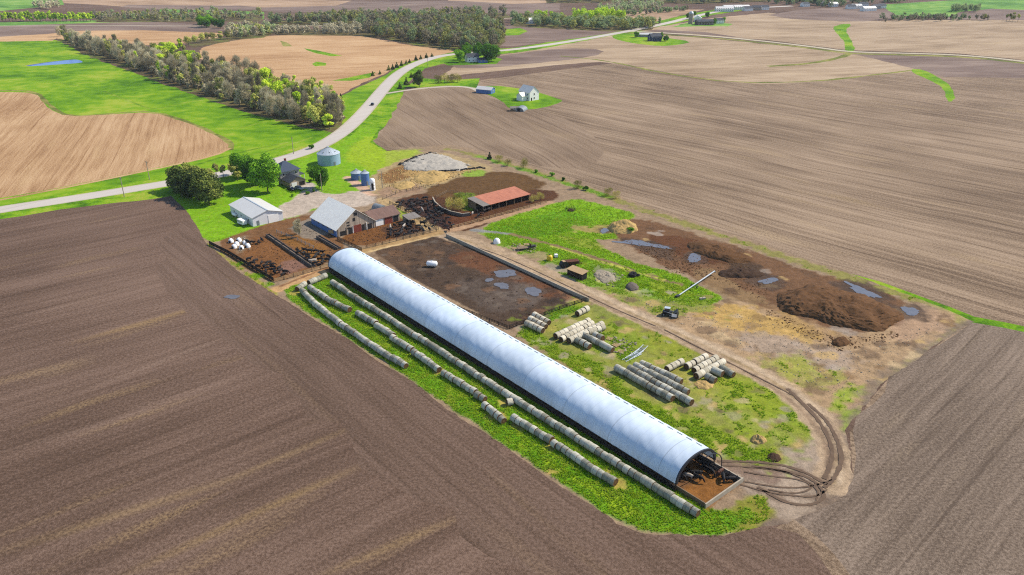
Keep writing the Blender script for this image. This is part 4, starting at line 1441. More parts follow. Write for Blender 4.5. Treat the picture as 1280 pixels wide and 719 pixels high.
# ------------------------------------------------------------------ mounds
def mound(name, pts, h, mat, label, cat, seed=1, lump=.35, ls=3.0, pw=.75, n=64, rings=22, kind=None):
    pl = [P(*p) for p in chaikin(pts, True, 2)]
    c = sum(pl, Vector()) / len(pl)
    # outline by angle
    dist = []
    L = len(pl)
    for k in range(n):
        a = 2 * math.pi * k / n
        d = Vector((math.cos(a), math.sin(a), 0))
        best = .5
        for i in range(L):
            p, q = pl[i] - c, pl[(i + 1) % L] - c
            e = q - p
            den = d.x * e.y - d.y * e.x
            if abs(den) < 1e-9:
                continue
            t = (p.x * e.y - p.y * e.x) / den
            u = (p.x * d.y - p.y * d.x) / den
            if t > 0 and -1e-6 <= u <= 1 + 1e-6:
                best = max(best, t)
        dist.append(best)
    dist = np.array(dist)
    ang = np.arange(n) * 2 * math.pi / n
    vs, R0 = [(0, 0)], [0.0]
    for i in range(1, rings + 1):
        r = i / rings
        for k in range(n):
            jj = 1 + .05 * math.sin(7 * ang[k] + seed) + random.uniform(-.03, .03)
            vs.append((math.cos(ang[k]) * dist[k] * r * jj, math.sin(ang[k]) * dist[k] * r * jj))
            R0.append(r)
    vs, R0 = np.array(vs), np.array(R0)
    x, y = vs[:, 0] + c.x, vs[:, 1] + c.y
    z = h * (1 - R0 ** 2.2) ** pw * (1 + 1.2 * lump * (fbm(x / ls, y / ls, seed) - .5) * 2) + lump * h * .35 * (fbm(x / (ls * .35), y / (ls * .35), seed + 4) - .5) * (R0 < .97)
    z = np.where(R0 >= .999, -.06, np.maximum(z, .02))
    fs = []
    for k in range(n):
        j = (k + 1) % n
        fs.append((0, 1 + k, 1 + j, 1 + j))
    tri = [(0, 1 + k, 1 + (k + 1) % n) for k in range(n)]
    for i in range(rings - 1):
        for k in range(n):
            j = (k + 1) % n
            a, b = 1 + i * n + k, 1 + i * n + j
            tri += [(a, a + n, b + n), (a, b + n, b)]
    o = link(name, npmesh(name, np.stack([vs[:, 0], vs[:, 1], z], 1), np.array(tri), mat, True), None, (c.x, c.y, 0))
    return tag(o, label, cat, None, kind)


mound('manure_pile', [(964, 378), (985, 362), (1020, 356), (1060, 364), (1108, 380), (1132, 398), (1116, 410), (1086, 416), (1046, 408), (1006, 396), (978, 390)], 2.1, MAT['manure'],
      'big brown manure pile in the far corner beside a puddle', 'manure pile', 3, .65, 4.0, .55, 110, 40)
mound('mud_heap', [(852, 305), (880, 302), (930, 318), (948, 328), (916, 330), (870, 318)], 1.8, MAT['manure'], 'long low brown mud heap near the field edge', 'mud heap', 5, .6, 3)
mound('mud_heap', [(894, 340), (920, 335), (950, 338), (958, 346), (930, 348), (900, 347)], 1.2, MAT['dark_heap'], 'blackish mud heap next to the big manure pile', 'mud heap', 8, .7, 2.5)
mound('mud_heap', [(1038, 428), (1046, 422), (1058, 424), (1064, 430), (1052, 434), (1042, 433)], 1.3, MAT['manure'], 'small brown clod heap alone on the dry ground', 'mud heap', 9, .5, 2)
mound('straw_pile', [(758, 286), (766, 279), (782, 277), (796, 281), (798, 290), (780, 293), (766, 292)], 2.6, MAT['straw_heap'], 'tan heap of old straw in the meadow corner', 'straw pile', 4, .5, 2.5)
mound('silage_pile', [(500, 205), (520, 196), (541, 190), (568, 199), (590, 208), (580, 213), (548, 215), (522, 214), (506, 212)], 1.0, MAT['silage_sheet'],
      'low silage pile under rough whitish sheeting ringed with tyres', 'silage pile', 6, .5, 2.5, .5, 80, 26)
mound('straw_pile', [(512, 224), (530, 214), (548, 213), (566, 218), (556, 226), (530, 231)], 1.3, MAT['straw_heap'], 'ragged heap of yellow straw below the white sheeted pile', 'straw pile', 12, .7, 2)
mound('straw_pile', [(490, 230), (512, 226), (522, 232), (504, 238), (492, 236)], .9, MAT['straw_heap'], 'small straw heap along the silage ground lane', 'straw pile', 13, .7, 2)
mound('gravel_heap', [(740, 340), (752, 336), (766, 342), (772, 352), (758, 355), (746, 349)], .7, MAT['gravel_heap'], 'low grey rubble heap in the grass beside the wooden shed', 'rubble heap', 14, .8, 1.5)
mound('tarp_pile', [(780, 360), (786, 353), (796, 355), (800, 362), (790, 365)], 1.2, MAT['dark_concrete'], 'grey covered heap at the edge of the green meadow', 'covered heap', 15, .3, 2)
mound('straw_pile', [(936, 552), (942, 544), (956, 546), (960, 553), (948, 557)], 1.0, MAT['straw_heap'], 'torn remains of a straw bale by the track near the barn', 'straw pile', 16, .7, 1.2)
mound('mud_heap', [(956, 573), (962, 566), (974, 568), (978, 576), (966, 579)], .7, MAT['dark_heap'], 'dark dirt heap at the end of the grass bank near the track', 'dirt heap', 17, .6, 1.5)
mound('straw_pile', [(866, 478), (880, 474), (896, 480), (886, 488), (870, 486)], .5, MAT['straw_heap'], 'spilled straw lying in front of the whitish bale block', 'straw pile', 18, .8, 1.2)


def puddle(pts, label):
    pl = [P(*p) for p in chaikin(pts, True, 2)]
    c = sum(pl, Vector()) / len(pl)
    q = []
    for x, y in resample([(p.x, p.y) for p in pl], .45, 0, 1):
        f = 1 + 1.15 * (fbm(np.array([x / 2.6]), np.array([y / 2.6]), 17, 3)[0] - .5) + .35 * (fbm(np.array([x / .8]), np.array([y / .8]), 27, 2)[0] - .5)
        q.append((c.x + (x - c.x) * f, c.y + (y - c.y) * f))
    m = MB()
    m.poly([(x - c.x, y - c.y, 0) for x, y in q])
    o = m.build('puddle', MAT['puddle'])
    o.location = (c.x, c.y, .085)
    tag(o, label, 'puddle', None, 'structure')


for pts, lb in (([(614, 340), (630, 337), (646, 340), (640, 346), (622, 347)], 'bluish puddle in the big mud lot'),
                ([(618, 354), (634, 353), (642, 359), (630, 363), (620, 359)], 'grey puddle in the big mud lot'),
                ([(654, 362), (668, 359), (676, 365), (668, 371), (656, 369)], 'oval puddle in the big mud lot'),
                ([(606, 348), (616, 347), (618, 351), (608, 353)], 'small puddle in the big mud lot'),
                ([(856, 322), (868, 317), (878, 320), (874, 326), (862, 329)], 'bright puddle among the mud heaps'),
                ([(1052, 350), (1070, 357), (1100, 370), (1102, 374), (1090, 373), (1062, 362)], 'long puddle behind the manure pile'),
                ([(1124, 384), (1140, 382), (1152, 390), (1142, 397), (1130, 394)], 'puddle at the end of the manure pile'),
                ([(944, 352), (962, 347), (974, 350), (964, 356), (950, 356)], 'pale puddle before the manure pile'),
                ([(748, 287), (758, 285), (762, 290), (752, 293)], 'small puddle beside the straw pile'),
                ([(770, 302), (794, 300), (820, 305), (842, 310), (840, 313), (810, 308), (780, 305)], 'narrow strip of water in the mud'),
                ([(276, 372), (290, 368), (302, 370), (290, 375)], 'dark wet hollow in the plowed field')):
    puddle(pts, lb)


def rut(pts, w=.55, name='tyre_rut'):
    c = [P(*p) for p in chaikin(pts, False, 3)]
    m = MB()
    L, Rr = [], []
    for i, p in enumerate(c):
        d = c[min(i + 1, len(c) - 1)] - c[max(i - 1, 0)]
        d.normalize()
        ww = w * random.uniform(.6, 1.15) * (.2 if i in (0, len(c) - 1) else 1)
        nn = Vector((-d.y, d.x, 0)) * ww / 2
        L.append(m.bm.verts.new((p.x + nn.x, p.y + nn.y, .10)))
        Rr.append(m.bm.verts.new((p.x - nn.x, p.y - nn.y, .10)))
    for i in range(len(c) - 1):
        m.bm.faces.new((L[i], L[i + 1], Rr[i + 1], Rr[i]))
    o = m.build(name, MAT['rut'])
    tag(o, 'dark tyre rut curving through the turning loop of the dirt track', 'track', 'tyre ruts of the turning loop', 'structure')


plain('rut', C(124, 105, 90), .95, .05, 0, .4, .6)
for pts, w_ in (([(984, 486), (999, 500), (1026, 528), (1040, 557), (1040, 578), (1030, 599)], 1.0), ([(1010, 505), (1030, 522), (1042, 540), (1051, 563), (1052, 580), (1042, 600), (1030, 610)], 1.0),
                ([(897, 577), (940, 577), (977, 581), (1008, 591), (1026, 602), (1034, 606)], .8), ([(940, 583), (971, 587), (1011, 596), (1028, 611), (1031, 624), (1011, 633), (981, 629), (947, 609)], .8),
                ([(930, 590), (965, 596), (998, 599), (1016, 607), (1010, 614), (990, 618), (960, 612)], .5), ([(920, 600), (950, 606), (985, 611), (1018, 608), (1040, 600)], .5),
                ([(925, 606), (960, 616), (990, 620), (1020, 622), (1034, 612)], .5), ([(900, 582), (950, 585), (985, 590), (1010, 602), (1024, 614), (1020, 626)], .45),
                ([(560, 300), (620, 316), (690, 348), (760, 383), (820, 408)], .4), ([(830, 412), (900, 448), (960, 478), (990, 494)], .5)):
    rut(pts, w_)


# ------------------------------------------------------------------ buildings
def gable_block(root, name_wall, name_roof, x0, x1, y0, y1, eave, ridge, wall, roof, over=.4, axis='X', ridge_at=None, th=.14):
    """Walls with gables plus two roof slabs; ridge along axis."""
    if axis == 'X':
        a0, a1, b0, b1 = x0, x1, y0, y1
    else:
        a0, a1, b0, b1 = y0, y1, x0, x1
    mid = (b0 + b1) / 2 if ridge_at is None else ridge_at
    m = MB()
    m.prism([(b0, 0), (b1, 0), (b1, eave), (mid, ridge), (b0, eave)], axis, a0, a1)
    w_ = m.build(name_wall, wall, root)
    m = MB()
    for bb in (b0, b1):
        s_ = (ridge - eave) / (mid - bb)
        e = bb + (-over if bb < mid else over)
        ze = eave + (e - bb) * s_
        lo, hi = (e, ze), (mid, ridge)
        m.prism([(lo[0], lo[1] + .02), (hi[0], hi[1] + .02), (hi[0], hi[1] + th + .02), (lo[0], lo[1] + th + .02)], axis, a0 - over, a1 + over)
    r_ = m.build(name_roof, roof, root)
    return w_, r_


def window(parent, c, face, w_=1.0, h_=1.3, frame='white_paint'):
    """A framed window on a wall; face = 'x+', 'x-', 'y+', 'y-'."""
    ax, sg = face[0], 1 if face[1] == '+' else -1
    m = MB()
    p = MB()
    if ax == 'x':
        for dy, dz, sy, sz in ((0, h_ / 2, w_ + .2, .12), (0, -h_ / 2, w_ + .2, .12), (w_ / 2, 0, .12, h_), (-w_ / 2, 0, .12, h_)):
            m.box((c[0] + sg * .05, c[1] + dy, c[2] + dz), (.1, sy, sz))
        p.box((c[0] + sg * .03, c[1], c[2]), (.03, w_ - .08, h_ - .08))
    else:
        for dx, dz, sx, sz in ((0, h_ / 2, w_ + .2, .12), (0, -h_ / 2, w_ + .2, .12), (w_ / 2, 0, .12, h_), (-w_ / 2, 0, .12, h_)):
            m.box((c[0] + dx, c[1] + sg * .05, c[2] + dz), (sx, .1, sz))
        p.box((c[0], c[1] + sg * .03, c[2]), (w_ - .08, .03, h_ - .08))
    f = m.build('window', MAT[frame], parent)
    p.build('pane', MAT['glass'], f)
    return f


def panel(parent, name, c, s_, mat):
    m = MB()
    m.box(c, s_)
    return m.build(name, MAT[mat], parent)


# white machine shed
r = thing('machine_shed', 'white metal machine shed with shallow gable roof near the lawn', 'shed', F(-227.5, 7.2), UA)
gable_block(r, 'wall', 'roof', -11, 11, -6.3, 6.3, 3.6, 5.4, MAT['shed_wall'], MAT['shed_metal'])
panel(r, 'sliding_door', (11.06, 2.2, 1.6), (.1, 4.2, 3.2), 'white_paint')
panel(r, 'door', (11.05, -4.2, 1.05), (.08, 1.0, 2.1), 'galv_dull')
panel(r, 'ridge_cap', (0, 0, 5.58), (22.9, .5, .08), 'galv')
for x in (-7, 0, 7):
    window(r, (x, -6.3, 1.9), 'y-', 1.1, .9)

# old wooden barn
r = thing('wooden_barn', 'old barn with grey board gable and big pale metal roof', 'barn', F(-194.8, 28.6), UA)
gable_block(r, 'wall', 'roof', -10, 10, -8.6, 8.2, 3.0, 9.2, MAT['weathered_boards'], MAT['barn_metal'], .5, 'X', 0)
panel(r, 'side_wall', (0, -8.66, 1.5), (20.2, .1, 2.9), 'blue_paint')
for k in range(5):
    panel(r, 'vent_opening', (-7.5 + 3.6 * k, -8.73, 2.1), (.9, .06, .5), 'door_dark')
panel(r, 'barn_door', (10.06, .4, 1.5), (.12, 3.4, 2.9), 'red_board')
panel(r, 'opening', (10.05, -2.8, 1.3), (.08, 1.4, 2.5), 'door_dark')
panel(r, 'opening', (10.05, 2.9, 1.3), (.08, 1.1, 2.5), 'door_dark')
panel(r, 'opening', (10.05, -5.8, 1.0), (.08, 2.6, 1.7), 'door_dark')
panel(r, 'opening', (10.05, 5.8, 1.2), (.08, 1.8, 2.2), 'door_dark')
panel(r, 'loft_door', (10.05, 0, 7.4), (.08, 1.2, 1.1), 'door_dark')
panel(r, 'loft_door', (10.05, -.8, 5.4), (.08, 1.0, 1.2), 'door_dark')
for z in (2.5, 3.6, 4.7):
    panel(r, 'broken_board', (10.05, -3.4, z), (.08, 1.1, .45), 'door_dark')
panel(r, 'post', (10.12, -1.6, 1.5), (.2, .2, 3), 'white_paint')
panel(r, 'post', (10.12, 4.4, 1.5), (.2, .2, 3), 'white_paint')
for y in (-8.0, -4.4, 4.0, 7.6):
    panel(r, 'corner_board', (10.09, y, 1.5), (.12, .2, 3.0), 'old_wood')

# lean-to wing
r = thing('barn_wing', 'low wing with rusty brown roof and white sliding door joined to the old barn', 'barn wing', F(-190.5, 42.4), UA)
gable_block(r, 'wall', 'roof', -5, 5, -6.2, 6.2, 3.0, 5.2, MAT['weathered_boards'], MAT['brown_roof'], .45, 'Y')
panel(r, 'sliding_door', (5.08, -3.2, 1.45), (.1, 3.4, 2.7), 'white_paint')
panel(r, 'red_wall', (5.07, 1.0, 1.3), (.1, 3.6, 2.6), 'red_board')
panel(r, 'opening', (5.06, 4.4, 1.3), (.1, 2.2, 2.4), 'door_dark')

# small shelters crowded round the old barn
r = thing('round_top_shelter', 'little grey round topped shelter behind the rusty brown wing', 'shelter', P(474, 263), UA + .2)
m = MB()
m.prism([(2.2 * math.cos(math.pi * k / 12), 2.6 * math.sin(math.pi * k / 12)) for k in range(13)], 'X', -2.4, 2.4)
m.build('shell', MAT['galv_dull'], r)
panel(r, 'opening', (2.43, 0, .9), (.06, 2.2, 1.8), 'door_dark')
r = thing('lean_to', 'low weathered lean-to with grey sheet roof against the brown wing', 'lean-to', F(-181.2, 51.5), UA)
m = MB()
m.prism([(-2.6, 2.7), (2.4, 2.0), (2.4, 2.12), (-2.6, 2.82)], 'Y', -3, 3)
m.build('roof', MAT['grey_sheet'], r)
panel(r, 'back_wall', (-2.3, 0, 1.3), (.12, 5.6, 2.5), 'weathered_boards')
for y in (-2.7, 0, 2.7):
    panel(r, 'post', (2.1, y, 1.0), (.16, .16, 2.0), 'old_wood')
r = thing('loading_chute', 'pale wooden loading chute at the low corner of the old barn', 'chute', P(416, 293), UA)
for y in (-.7, .7):
    m = MB()
    m.prism([(-2, .1), (2, 1.0), (2, 2.3), (-2, 1.4)], 'Y', y - .06, y + .06)
    m.build('side_panel', MAT['pale_wood'], r)
m = MB()
m.prism([(-2, 0), (2, .9), (2, 1.0), (-2, .1)], 'Y', -.64, .64)
m.build('ramp', MAT['concrete'], r)

# farmhouse
r = thing('farmhouse', 'two storey farmhouse with navy hip roof and attached gabled garage', 'house', F(-264.5, 39.4), UA)
m = MB()
m.box((-3, 0, 2.9), (9, 9.4, 5.8))
m.build('wall', MAT['grey_siding'], r)
m = MB()
a_, b_ = 5.2, 5.4
m.poly([(-3 - a_, -b_, 5.7), (-3 + a_, -b_, 5.7), (-3 + a_, b_, 5.7), (-3 - a_, b_, 5.7)])
top = (-3, -.5, 9.4), (-3, .5, 9.4)
c4 = [(-3 - a_, -b_, 5.8), (-3 + a_, -b_, 5.8), (-3 + a_, b_, 5.8), (-3 - a_, b_, 5.8)]
m.poly([c4[0], c4[1], top[0]])
m.poly([c4[1], c4[2], top[1], top[0]])
m.poly([c4[2], c4[3], top[1]])
m.poly([c4[3], c4[0], top[0], top[1]])
for i in range(4):
    p_, q_ = c4[i], c4[(i + 1) % 4]
    m.poly([(p_[0], p_[1], 5.7), (q_[0], q_[1], 5.7), q_, p_])
rf = m.build('roof', MAT['navy_roof'], r)
panel(r, 'fascia', (-3, 0, 5.62), (10.1, 10.5, .14), 'white_paint')
panel(rf, 'chimney', (-5.4, 1.6, 8.6), (.8, .8, 2.2), 'red_board')
for y in (-3, 0, 3):
    window(r, (1.5, y, 4.3), 'x+', 1.0, 1.4)
window(r, (1.5, 3.4, 1.6), 'x+', 1.2, 1.4)
for x in (-5.5, -1.2):
    window(r, (x, -4.7, 4.3), 'y-', 1.0, 1.4)
    window(r, (x, 4.7, 4.3), 'y+', 1.0, 1.4)
panel(r, 'door', (-3.2, 4.74, 1.1), (1.0, .08, 2.1), 'white_paint')
g = MB()
g.prism([(-4.2, 0), (3.6, 0), (3.6, 2.6), (-.3, 4.6), (-4.2, 2.6)], 'X', 1.52, 9.4)
g.build('garage_wall', MAT['tan_siding'], r)
g = MB()
for e, bb in ((-4.7, -4.2), (4.1, 3.6)):
    ze = 2.6 - .5 * 2 / 3.9
    g.prism([(e, ze + .03), (-.3, 4.63), (-.3, 4.8), (e, ze + .2)], 'X', 1.55, 9.9)
g.build('garage_roof', MAT['slate_roof'], r)
panel(r, 'garage_door', (9.45, -2.0, 1.1), (.1, 2.6, 2.2), 'white_paint')
panel(r, 'garage_opening', (9.44, 1.8, 1.2), (.08, 2.6, 1.6), 'door_dark')
pm = MB()
pm.box((-1.0, 6.1, 2.75), (4.6, 2.8, .16))
pm.build('porch_roof', MAT['slate_roof'], r)
for x in (-3.1, 1.1):
    panel(r, 'porch_post', (x, 7.3, 1.33), (.16, .16, 2.66), 'white_paint')
panel(r, 'porch_floor', (-1.0, 6.1, .12), (4.6, 2.7, .24), 'pale_wood')
window(r, (1.5, .6, 1.9), 'x+', .8, 1.0) if False else None

# grain bins
def grain_bin(c, rad, hh, label, mat='bin_metal', rings=True):
    root = thing('grain_bin', label, 'grain bin', c)
    m = MB()
    m.lathe([(rad, 0), (rad, hh)], 40)
    m.build('wall', MAT[mat], root, True)
    m = MB()
    m.lathe([(rad + .15, hh - .05), (rad + .12, hh + .08), (.5, hh + rad * .52), (.5, hh + rad * .52 + .3), (0, hh + rad * .52 + .45)], 40)
    rf = m.build('roof', MAT['galv'], root)
    for k in range(20):
        a = 2 * math.pi * k / 20
        m = MB()
        m.tube((math.cos(a) * rad, math.sin(a) * rad, hh + .12), (math.cos(a) * .5, math.sin(a) * .5, hh + rad * .52 + .03), .06, n=4)
        m.build('roof_rib', MAT['galv_dull'], rf)
    if rad > 3:
        for k in range(8):
            a = 2 * math.pi * (k + .5) / 8
            m = MB()
            m.box((math.cos(a) * rad * .72, math.sin(a) * rad * .72, hh + rad * .17), (.5, .5, .55), a)
            m.build('roof_vent', MAT['galv_dull'], rf)
    a = math.atan2(-c.y, -c.x) + .5
    m = MB()
    m.box((math.cos(a) * rad, math.sin(a) * rad, 1.1), (.16, .9, 1.9), a)
    m.build('door', MAT['galv_dull'], root)
    a = .25
    m = MB()
    for dy in (-.22, .22):
        m.tube((math.cos(a) * (rad + .2) - math.sin(a) * dy, math.sin(a) * (rad + .2) + math.cos(a) * dy, .1), (math.cos(a) * (rad + .2) - math.sin(a) * dy, math.sin(a) * (rad + .2) + math.cos(a) * dy, hh), .04)
    for k in range(14):
        z = .4 + k * (hh - .5) / 14
        m.tube((math.cos(a) * (rad + .2) + math.sin(a) * .22, math.sin(a) * (rad + .2) - math.cos(a) * .22, z), (math.cos(a) * (rad + .2) - math.sin(a) * .22, math.sin(a) * (rad + .2) + math.cos(a) * .22, z), .03)
    m.build('ladder', MAT['galv_dull'], root)
    return root


_c = P(412, 208)
_c = _c + Vector((_c.x, _c.y, 0)).normalized() * 5.6
grain_bin(_c, 5.6, 5.4, 'large round galvanised grain bin with conical roof by the highway')
grain_bin(P(457, 231), 1.9, 5.6, 'narrow blue grey feed bin beside the white silo', 'blue_paint')
grain_bin(P(446, 224), 2.6, 3.2, 'squat blue bin behind the narrow feed bin', 'blue_paint')
r = thing('white_silo', 'small white upright silo with dark hatch and rounded top', 'silo', P(466, 237.5))
m = MB()
m.lathe([(1.25, 0), (1.25, 4.4), (1.1, 4.9), (.7, 5.3), (0, 5.5)], 24)
m.build('shell', MAT['white_plastic'], r, True)
_a = math.atan2(-r.location.y, -r.location.x)
m = MB()
m.box((math.cos(_a) * 1.22, math.sin(_a) * 1.22, 1.9), (.16, 1.0, 3.0), _a)
m.build('hatch', MAT['door_dark'], r)
for k in range(3):
    m = MB()
    m.lathe([(1.28, 1 + 1.3 * k), (1.3, 1.04 + 1.3 * k), (1.28, 1.12 + 1.3 * k)], 24)
    m.build('hoop_band', MAT['galv_dull'], r)

# red roofed open shed
r = thing('open_shed', 'long open fronted cattle shed with rusty red sheet roof', 'shed', F(-176.5, 92.8), UA)
def slope_slab(y0, y1, name, mat):
    m = MB()
    m.prism([(-5.4, 3.7), (5.4, 2.7), (5.4, 2.82), (-5.4, 3.82)], 'Y', y0, y1)
    return m.build(name, MAT[mat], r)
slope_slab(-9.3, 13.2, 'roof', 'rust_roof')
slope_slab(-13, -9.32, 'bare_roof_sheet', 'grey_sheet')
panel(r, 'back_wall', (-4.9, 0, 1.75), (.14, 25.6, 3.5), 'dark_wood')
panel(r, 'end_wall', (0, 12.8, 1.4), (9.6, .14, 2.7), 'dark_wood')
panel(r, 'end_wall', (-2.2, -12.7, 1.5), (5.2, .14, 3.0), 'old_wood')
for k in range(7):
    panel(r, 'post', (4.9, -12.6 + 4.2 * k, 1.3), (.22, .22, 2.6), 'old_wood')
panel(r, 'front_beam', (4.9, 0, 2.6), (.18, 25.6, .22), 'dark_wood')
for k in range(6):
    panel(r, 'roof_batten', (-4.6 + 1.8 * k, 0, 3.75 - (k * 1.8 + .8) * .0926), (.1, 25.9, .08), 'rust_steel')

# small wooden shed on skids with pale roof
_p = P(722, 349)
r = thing('calf_shed', 'low dark wooden shed with pale flat roof beside the dirt lane', 'shed', _p + Vector((0, 2, 0)), UA + .05)
m = MB()
m.box((0, -.1, 1.15), (6.6, 2.5, 2.1))
m.build('wall', MAT['dark_wood'], r)
m = MB()
m.prism([(-1.6, 2.18), (1.7, 2.62), (1.7, 2.72), (-1.6, 2.28)], 'X', -3.6, 3.6)
m.build('roof', MAT['pale_wood'], r)
panel(r, 'opening', (3.32, 0, 1.0), (.06, 1.5, 1.7), 'door_dark')
for y in (-1.1, .9):
    panel(r, 'skid', (0, y, .09), (7.2, .22, .18), 'old_wood')


# ------------------------------------------------------------------ walls, bunks and fences
def wall_run(name, label, cat, pts, h, th, mat, cap=None):
    c = [P(*p) for p in pts]
    root = thing(name, label, cat, c[0])
    for i, (a, b) in enumerate(zip(c, c[1:])):
        d = b - a
        m = MB()
        mid = (a + b) / 2 - c[0]
        m.box((mid.x, mid.y, h / 2), (d.length + (th * .6 if len(c) > 2 else 0), th, h - .004 * (i % 2)), math.atan2(d.y, d.x))
        m.build('wall_panel', MAT[mat], root)
        if cap:
            m = MB()
            m.box((mid.x, mid.y, h + .05), (d.length, th + .12, .1), math.atan2(d.y, d.x))
            m.build('coping', MAT[cap], root)
    return root


wall_run('feed_wall', 'long grey concrete feed wall between the mud lot and the dirt lane', 'wall', [(558, 296), (600, 315), (650, 338), (700, 361), (736, 377)], 1.15, .3, 'concrete')
wall_run('curved_wall', 'curved dark concrete wall sweeping round the willow brush', 'wall', [(541, 250), (544, 256), (552, 263), (564, 268), (578, 271), (587, 270)], 1.3, .35, 'dark_concrete', 'concrete')


def bunk(a, b, label, h=1.0, w_=1.5):
    A, B = P(*a), P(*b)
    d = B - A
    root = thing('feed_bunk', label, 'feed bunk', (A + B) / 2, math.atan2(d.y, d.x))
    L = d.length
    m = MB()
    m.box((0, -w_ / 2, h / 2), (L, .2, h))
    m.build('side_panel', MAT['dark_concrete'], root)
    m = MB()
    m.box((0, w_ / 2, h * .32), (L, .2, h * .64))
    m.build('side_panel', MAT['dark_concrete'], root)
    m = MB()
    m.box((0, 0, .2), (L - .02, w_ - .22, .12))
    m.build('trough_floor', MAT['old_wood'], root)
    for k in range(int(L / 6) + 1):
        panel(root, 'bunk_divider', (-L / 2 + .1 + k * (L - .2) / max(1, int(L / 6)), 0, h * .4), (.12, w_ + .3, h * .8), 'dark_steel')


bunk((335, 295), (392, 334), 'long dark concrete feed bunk dividing the two orange lots')
bunk((398, 297), (424, 312), 'short dark feed bunk at the side of the old barn')


def fence(pts, label, h=1.3, step=3.0, rails=3, mat='old_wood', post='old_wood', wide=.14, solid=False):
    c = [P(*p) for p in pts]
    root = thing('board_fence' if mat != 'galv_dull' else 'pipe_fence', label, 'fence', c[0])
    np_ = 0
    for a, b in zip(c, c[1:]):
        d = b - a
        ang = math.atan2(d.y, d.x)
        n = max(1, round(d.length / step))
        for k in range(n + 1):
            if np_ < 98:
                q = a + d * (k / n) - c[0]
                m = MB()
                m.box((q.x, q.y, (h + .15) / 2), (.16, .16, h + .15), ang)
                m.build('post', MAT[post], root)
                np_ += 1
        for j in range(rails):
            z = h * (j + .75) / rails
            q = (a + b) / 2 - c[0]
            off = Vector((-d.y, d.x, 0)).normalized() * .11
            m = MB()
            m.box((q.x + off.x, q.y + off.y, z), (d.length, .05, (h / rails - .03) if solid else wide), ang)
            m.build('rail', MAT[mat], root)
    return root


fence([(262, 306), (286, 318), (342, 352)], 'weathered dark board fence along the field side of the orange lot', 1.4, 3, 4, 'dark_wood', 'dark_wood', .2, True)
fence([(344, 353), (380, 343), (412, 334)], 'pale board fence across the lower end of the orange lots', 1.3, 3, 3, 'pale_wood', 'pale_wood', .22)
fence([(448, 313), (470, 308), (546, 289.5)], 'pale board fence along the lane above the mud lot', 1.2, 3, 3, 'pale_wood', 'old_wood', .18)
fence([(500, 300), (545, 287.5)], 'grey board fence at the lower side of the wooden barn lot', 1.2, 3, 3, 'old_wood', 'old_wood', .16)
fence([(487, 255), (515, 269), (548, 287)], 'dark cattle fence beside the lane to the packed lot', 1.3, 3, 3, 'dark_wood', 'old_wood', .16)
fence([(566, 285.5), (620, 271), (683, 254)], 'low pale fence between the shed lot and the green meadow', 1.1, 3, 2, 'pale_wood', 'pale_wood', .2)
fence([(637, 411.5), (690, 391), (736, 375)], 'dark board fence closing the lower end of the big mud lot', 1.2, 3, 3, 'dark_wood', 'dark_wood', .2)
fence([(446, 318), (470, 332), (500, 349), (560, 382), (634, 411)], 'dark board fence between the hoop barn and the mud lot', 1.1, 3.4, 3, 'dark_wood', 'dark_wood', .2)
fence([(478, 250), (500, 241), (548, 233)], 'rough pole fence above the packed dark lot', 1.3, 3, 2, 'old_wood', 'old_wood', .14)
fence([(590, 246), (560, 240), (545, 248)], 'grey rail fence behind the willow brush', 1.2, 3, 2, 'old_wood', 'old_wood', .14)
fence([(346, 291), (372, 301), (392, 311)], 'pipe fence inside the upper orange lot', 1.2, 3, 3, 'galv_dull', 'galv_dull', .07)
fence([(422, 300), (440, 308), (452, 314)], 'dark gate fence below the corner of the old barn', 1.3, 2.5, 4, 'dark_wood', 'dark_wood', .2)


# ------------------------------------------------------------------ vehicles and gear
def wheel(parent, c, rad, w_, ax='Y', hub='galv_dull'):
    d = Vector((0, w_ / 2, 0)) if ax == 'Y' else Vector((w_ / 2, 0, 0))
    c = Vector(c)
    m = MB()
    m.tube(c - d, c + d, rad, n=16)
    t = m.build('wheel', MAT['rubber'], parent)
    m = MB()
    m.tube(c - d * 1.06, c + d * 1.06, rad * .5, n=10)
    m.build('rim', MAT[hub], t)
    return t


def car(loc, rz, paint, label, scale=1.0):
    root = thing('parked_car' if 'parked' in label else 'moving_car', label, 'car', loc, rz)
    m = MB()
    m.prism([(-2.2, .35), (2.2, .35), (2.28, .7), (2.1, .95), (1.1, 1.02), (-1.9, 1.05), (-2.25, .9)], 'Y', -.9, .9)
    bmesh.ops.bevel(m.bm, geom=list(m.bm.edges), offset=.06, segments=2, affect='EDGES')
    m.build('body', MAT[paint], root, True)
    m = MB()
    m.prism([(-1.95, 1.0), (1.0, 1.0), (.35, 1.52), (-1.6, 1.55)], 'Y', -.78, .78)
    m.build('window_band', MAT['glass'], root)
    m = MB()
    m.prism([(-1.6, 1.53), (.36, 1.5), (.3, 1.58), (-1.5, 1.62)], 'Y', -.74, .74)
    m.build('roof', MAT[paint], root)
    for x in (-1.4, 1.4):
        for y in (-.82, .82):
            wheel(root, (x, y, .33), .33, .22)
    for y in (-.62, .62):
        panel(root, 'headlight', (2.24, y, .72), (.06, .32, .14), 'white_plastic')
        panel(root, 'tail_light', (-2.24, y, .8), (.06, .3, .14), 'red_board')
    return root


_p = T(463, 131)
_d = T(480, 110) - _p
car(_p + Vector((1.6, -1, .02)), math.atan2(_d.y, _d.x), 'car_dark', 'dark car driving along the curving highway')
car(P(364, 237.5), UA + .2, 'car_dark', 'dark car parked in front of the house garage')
car(P(374, 237), UA + .4, 'car_silver', 'silver car parked on the gravel by the house')

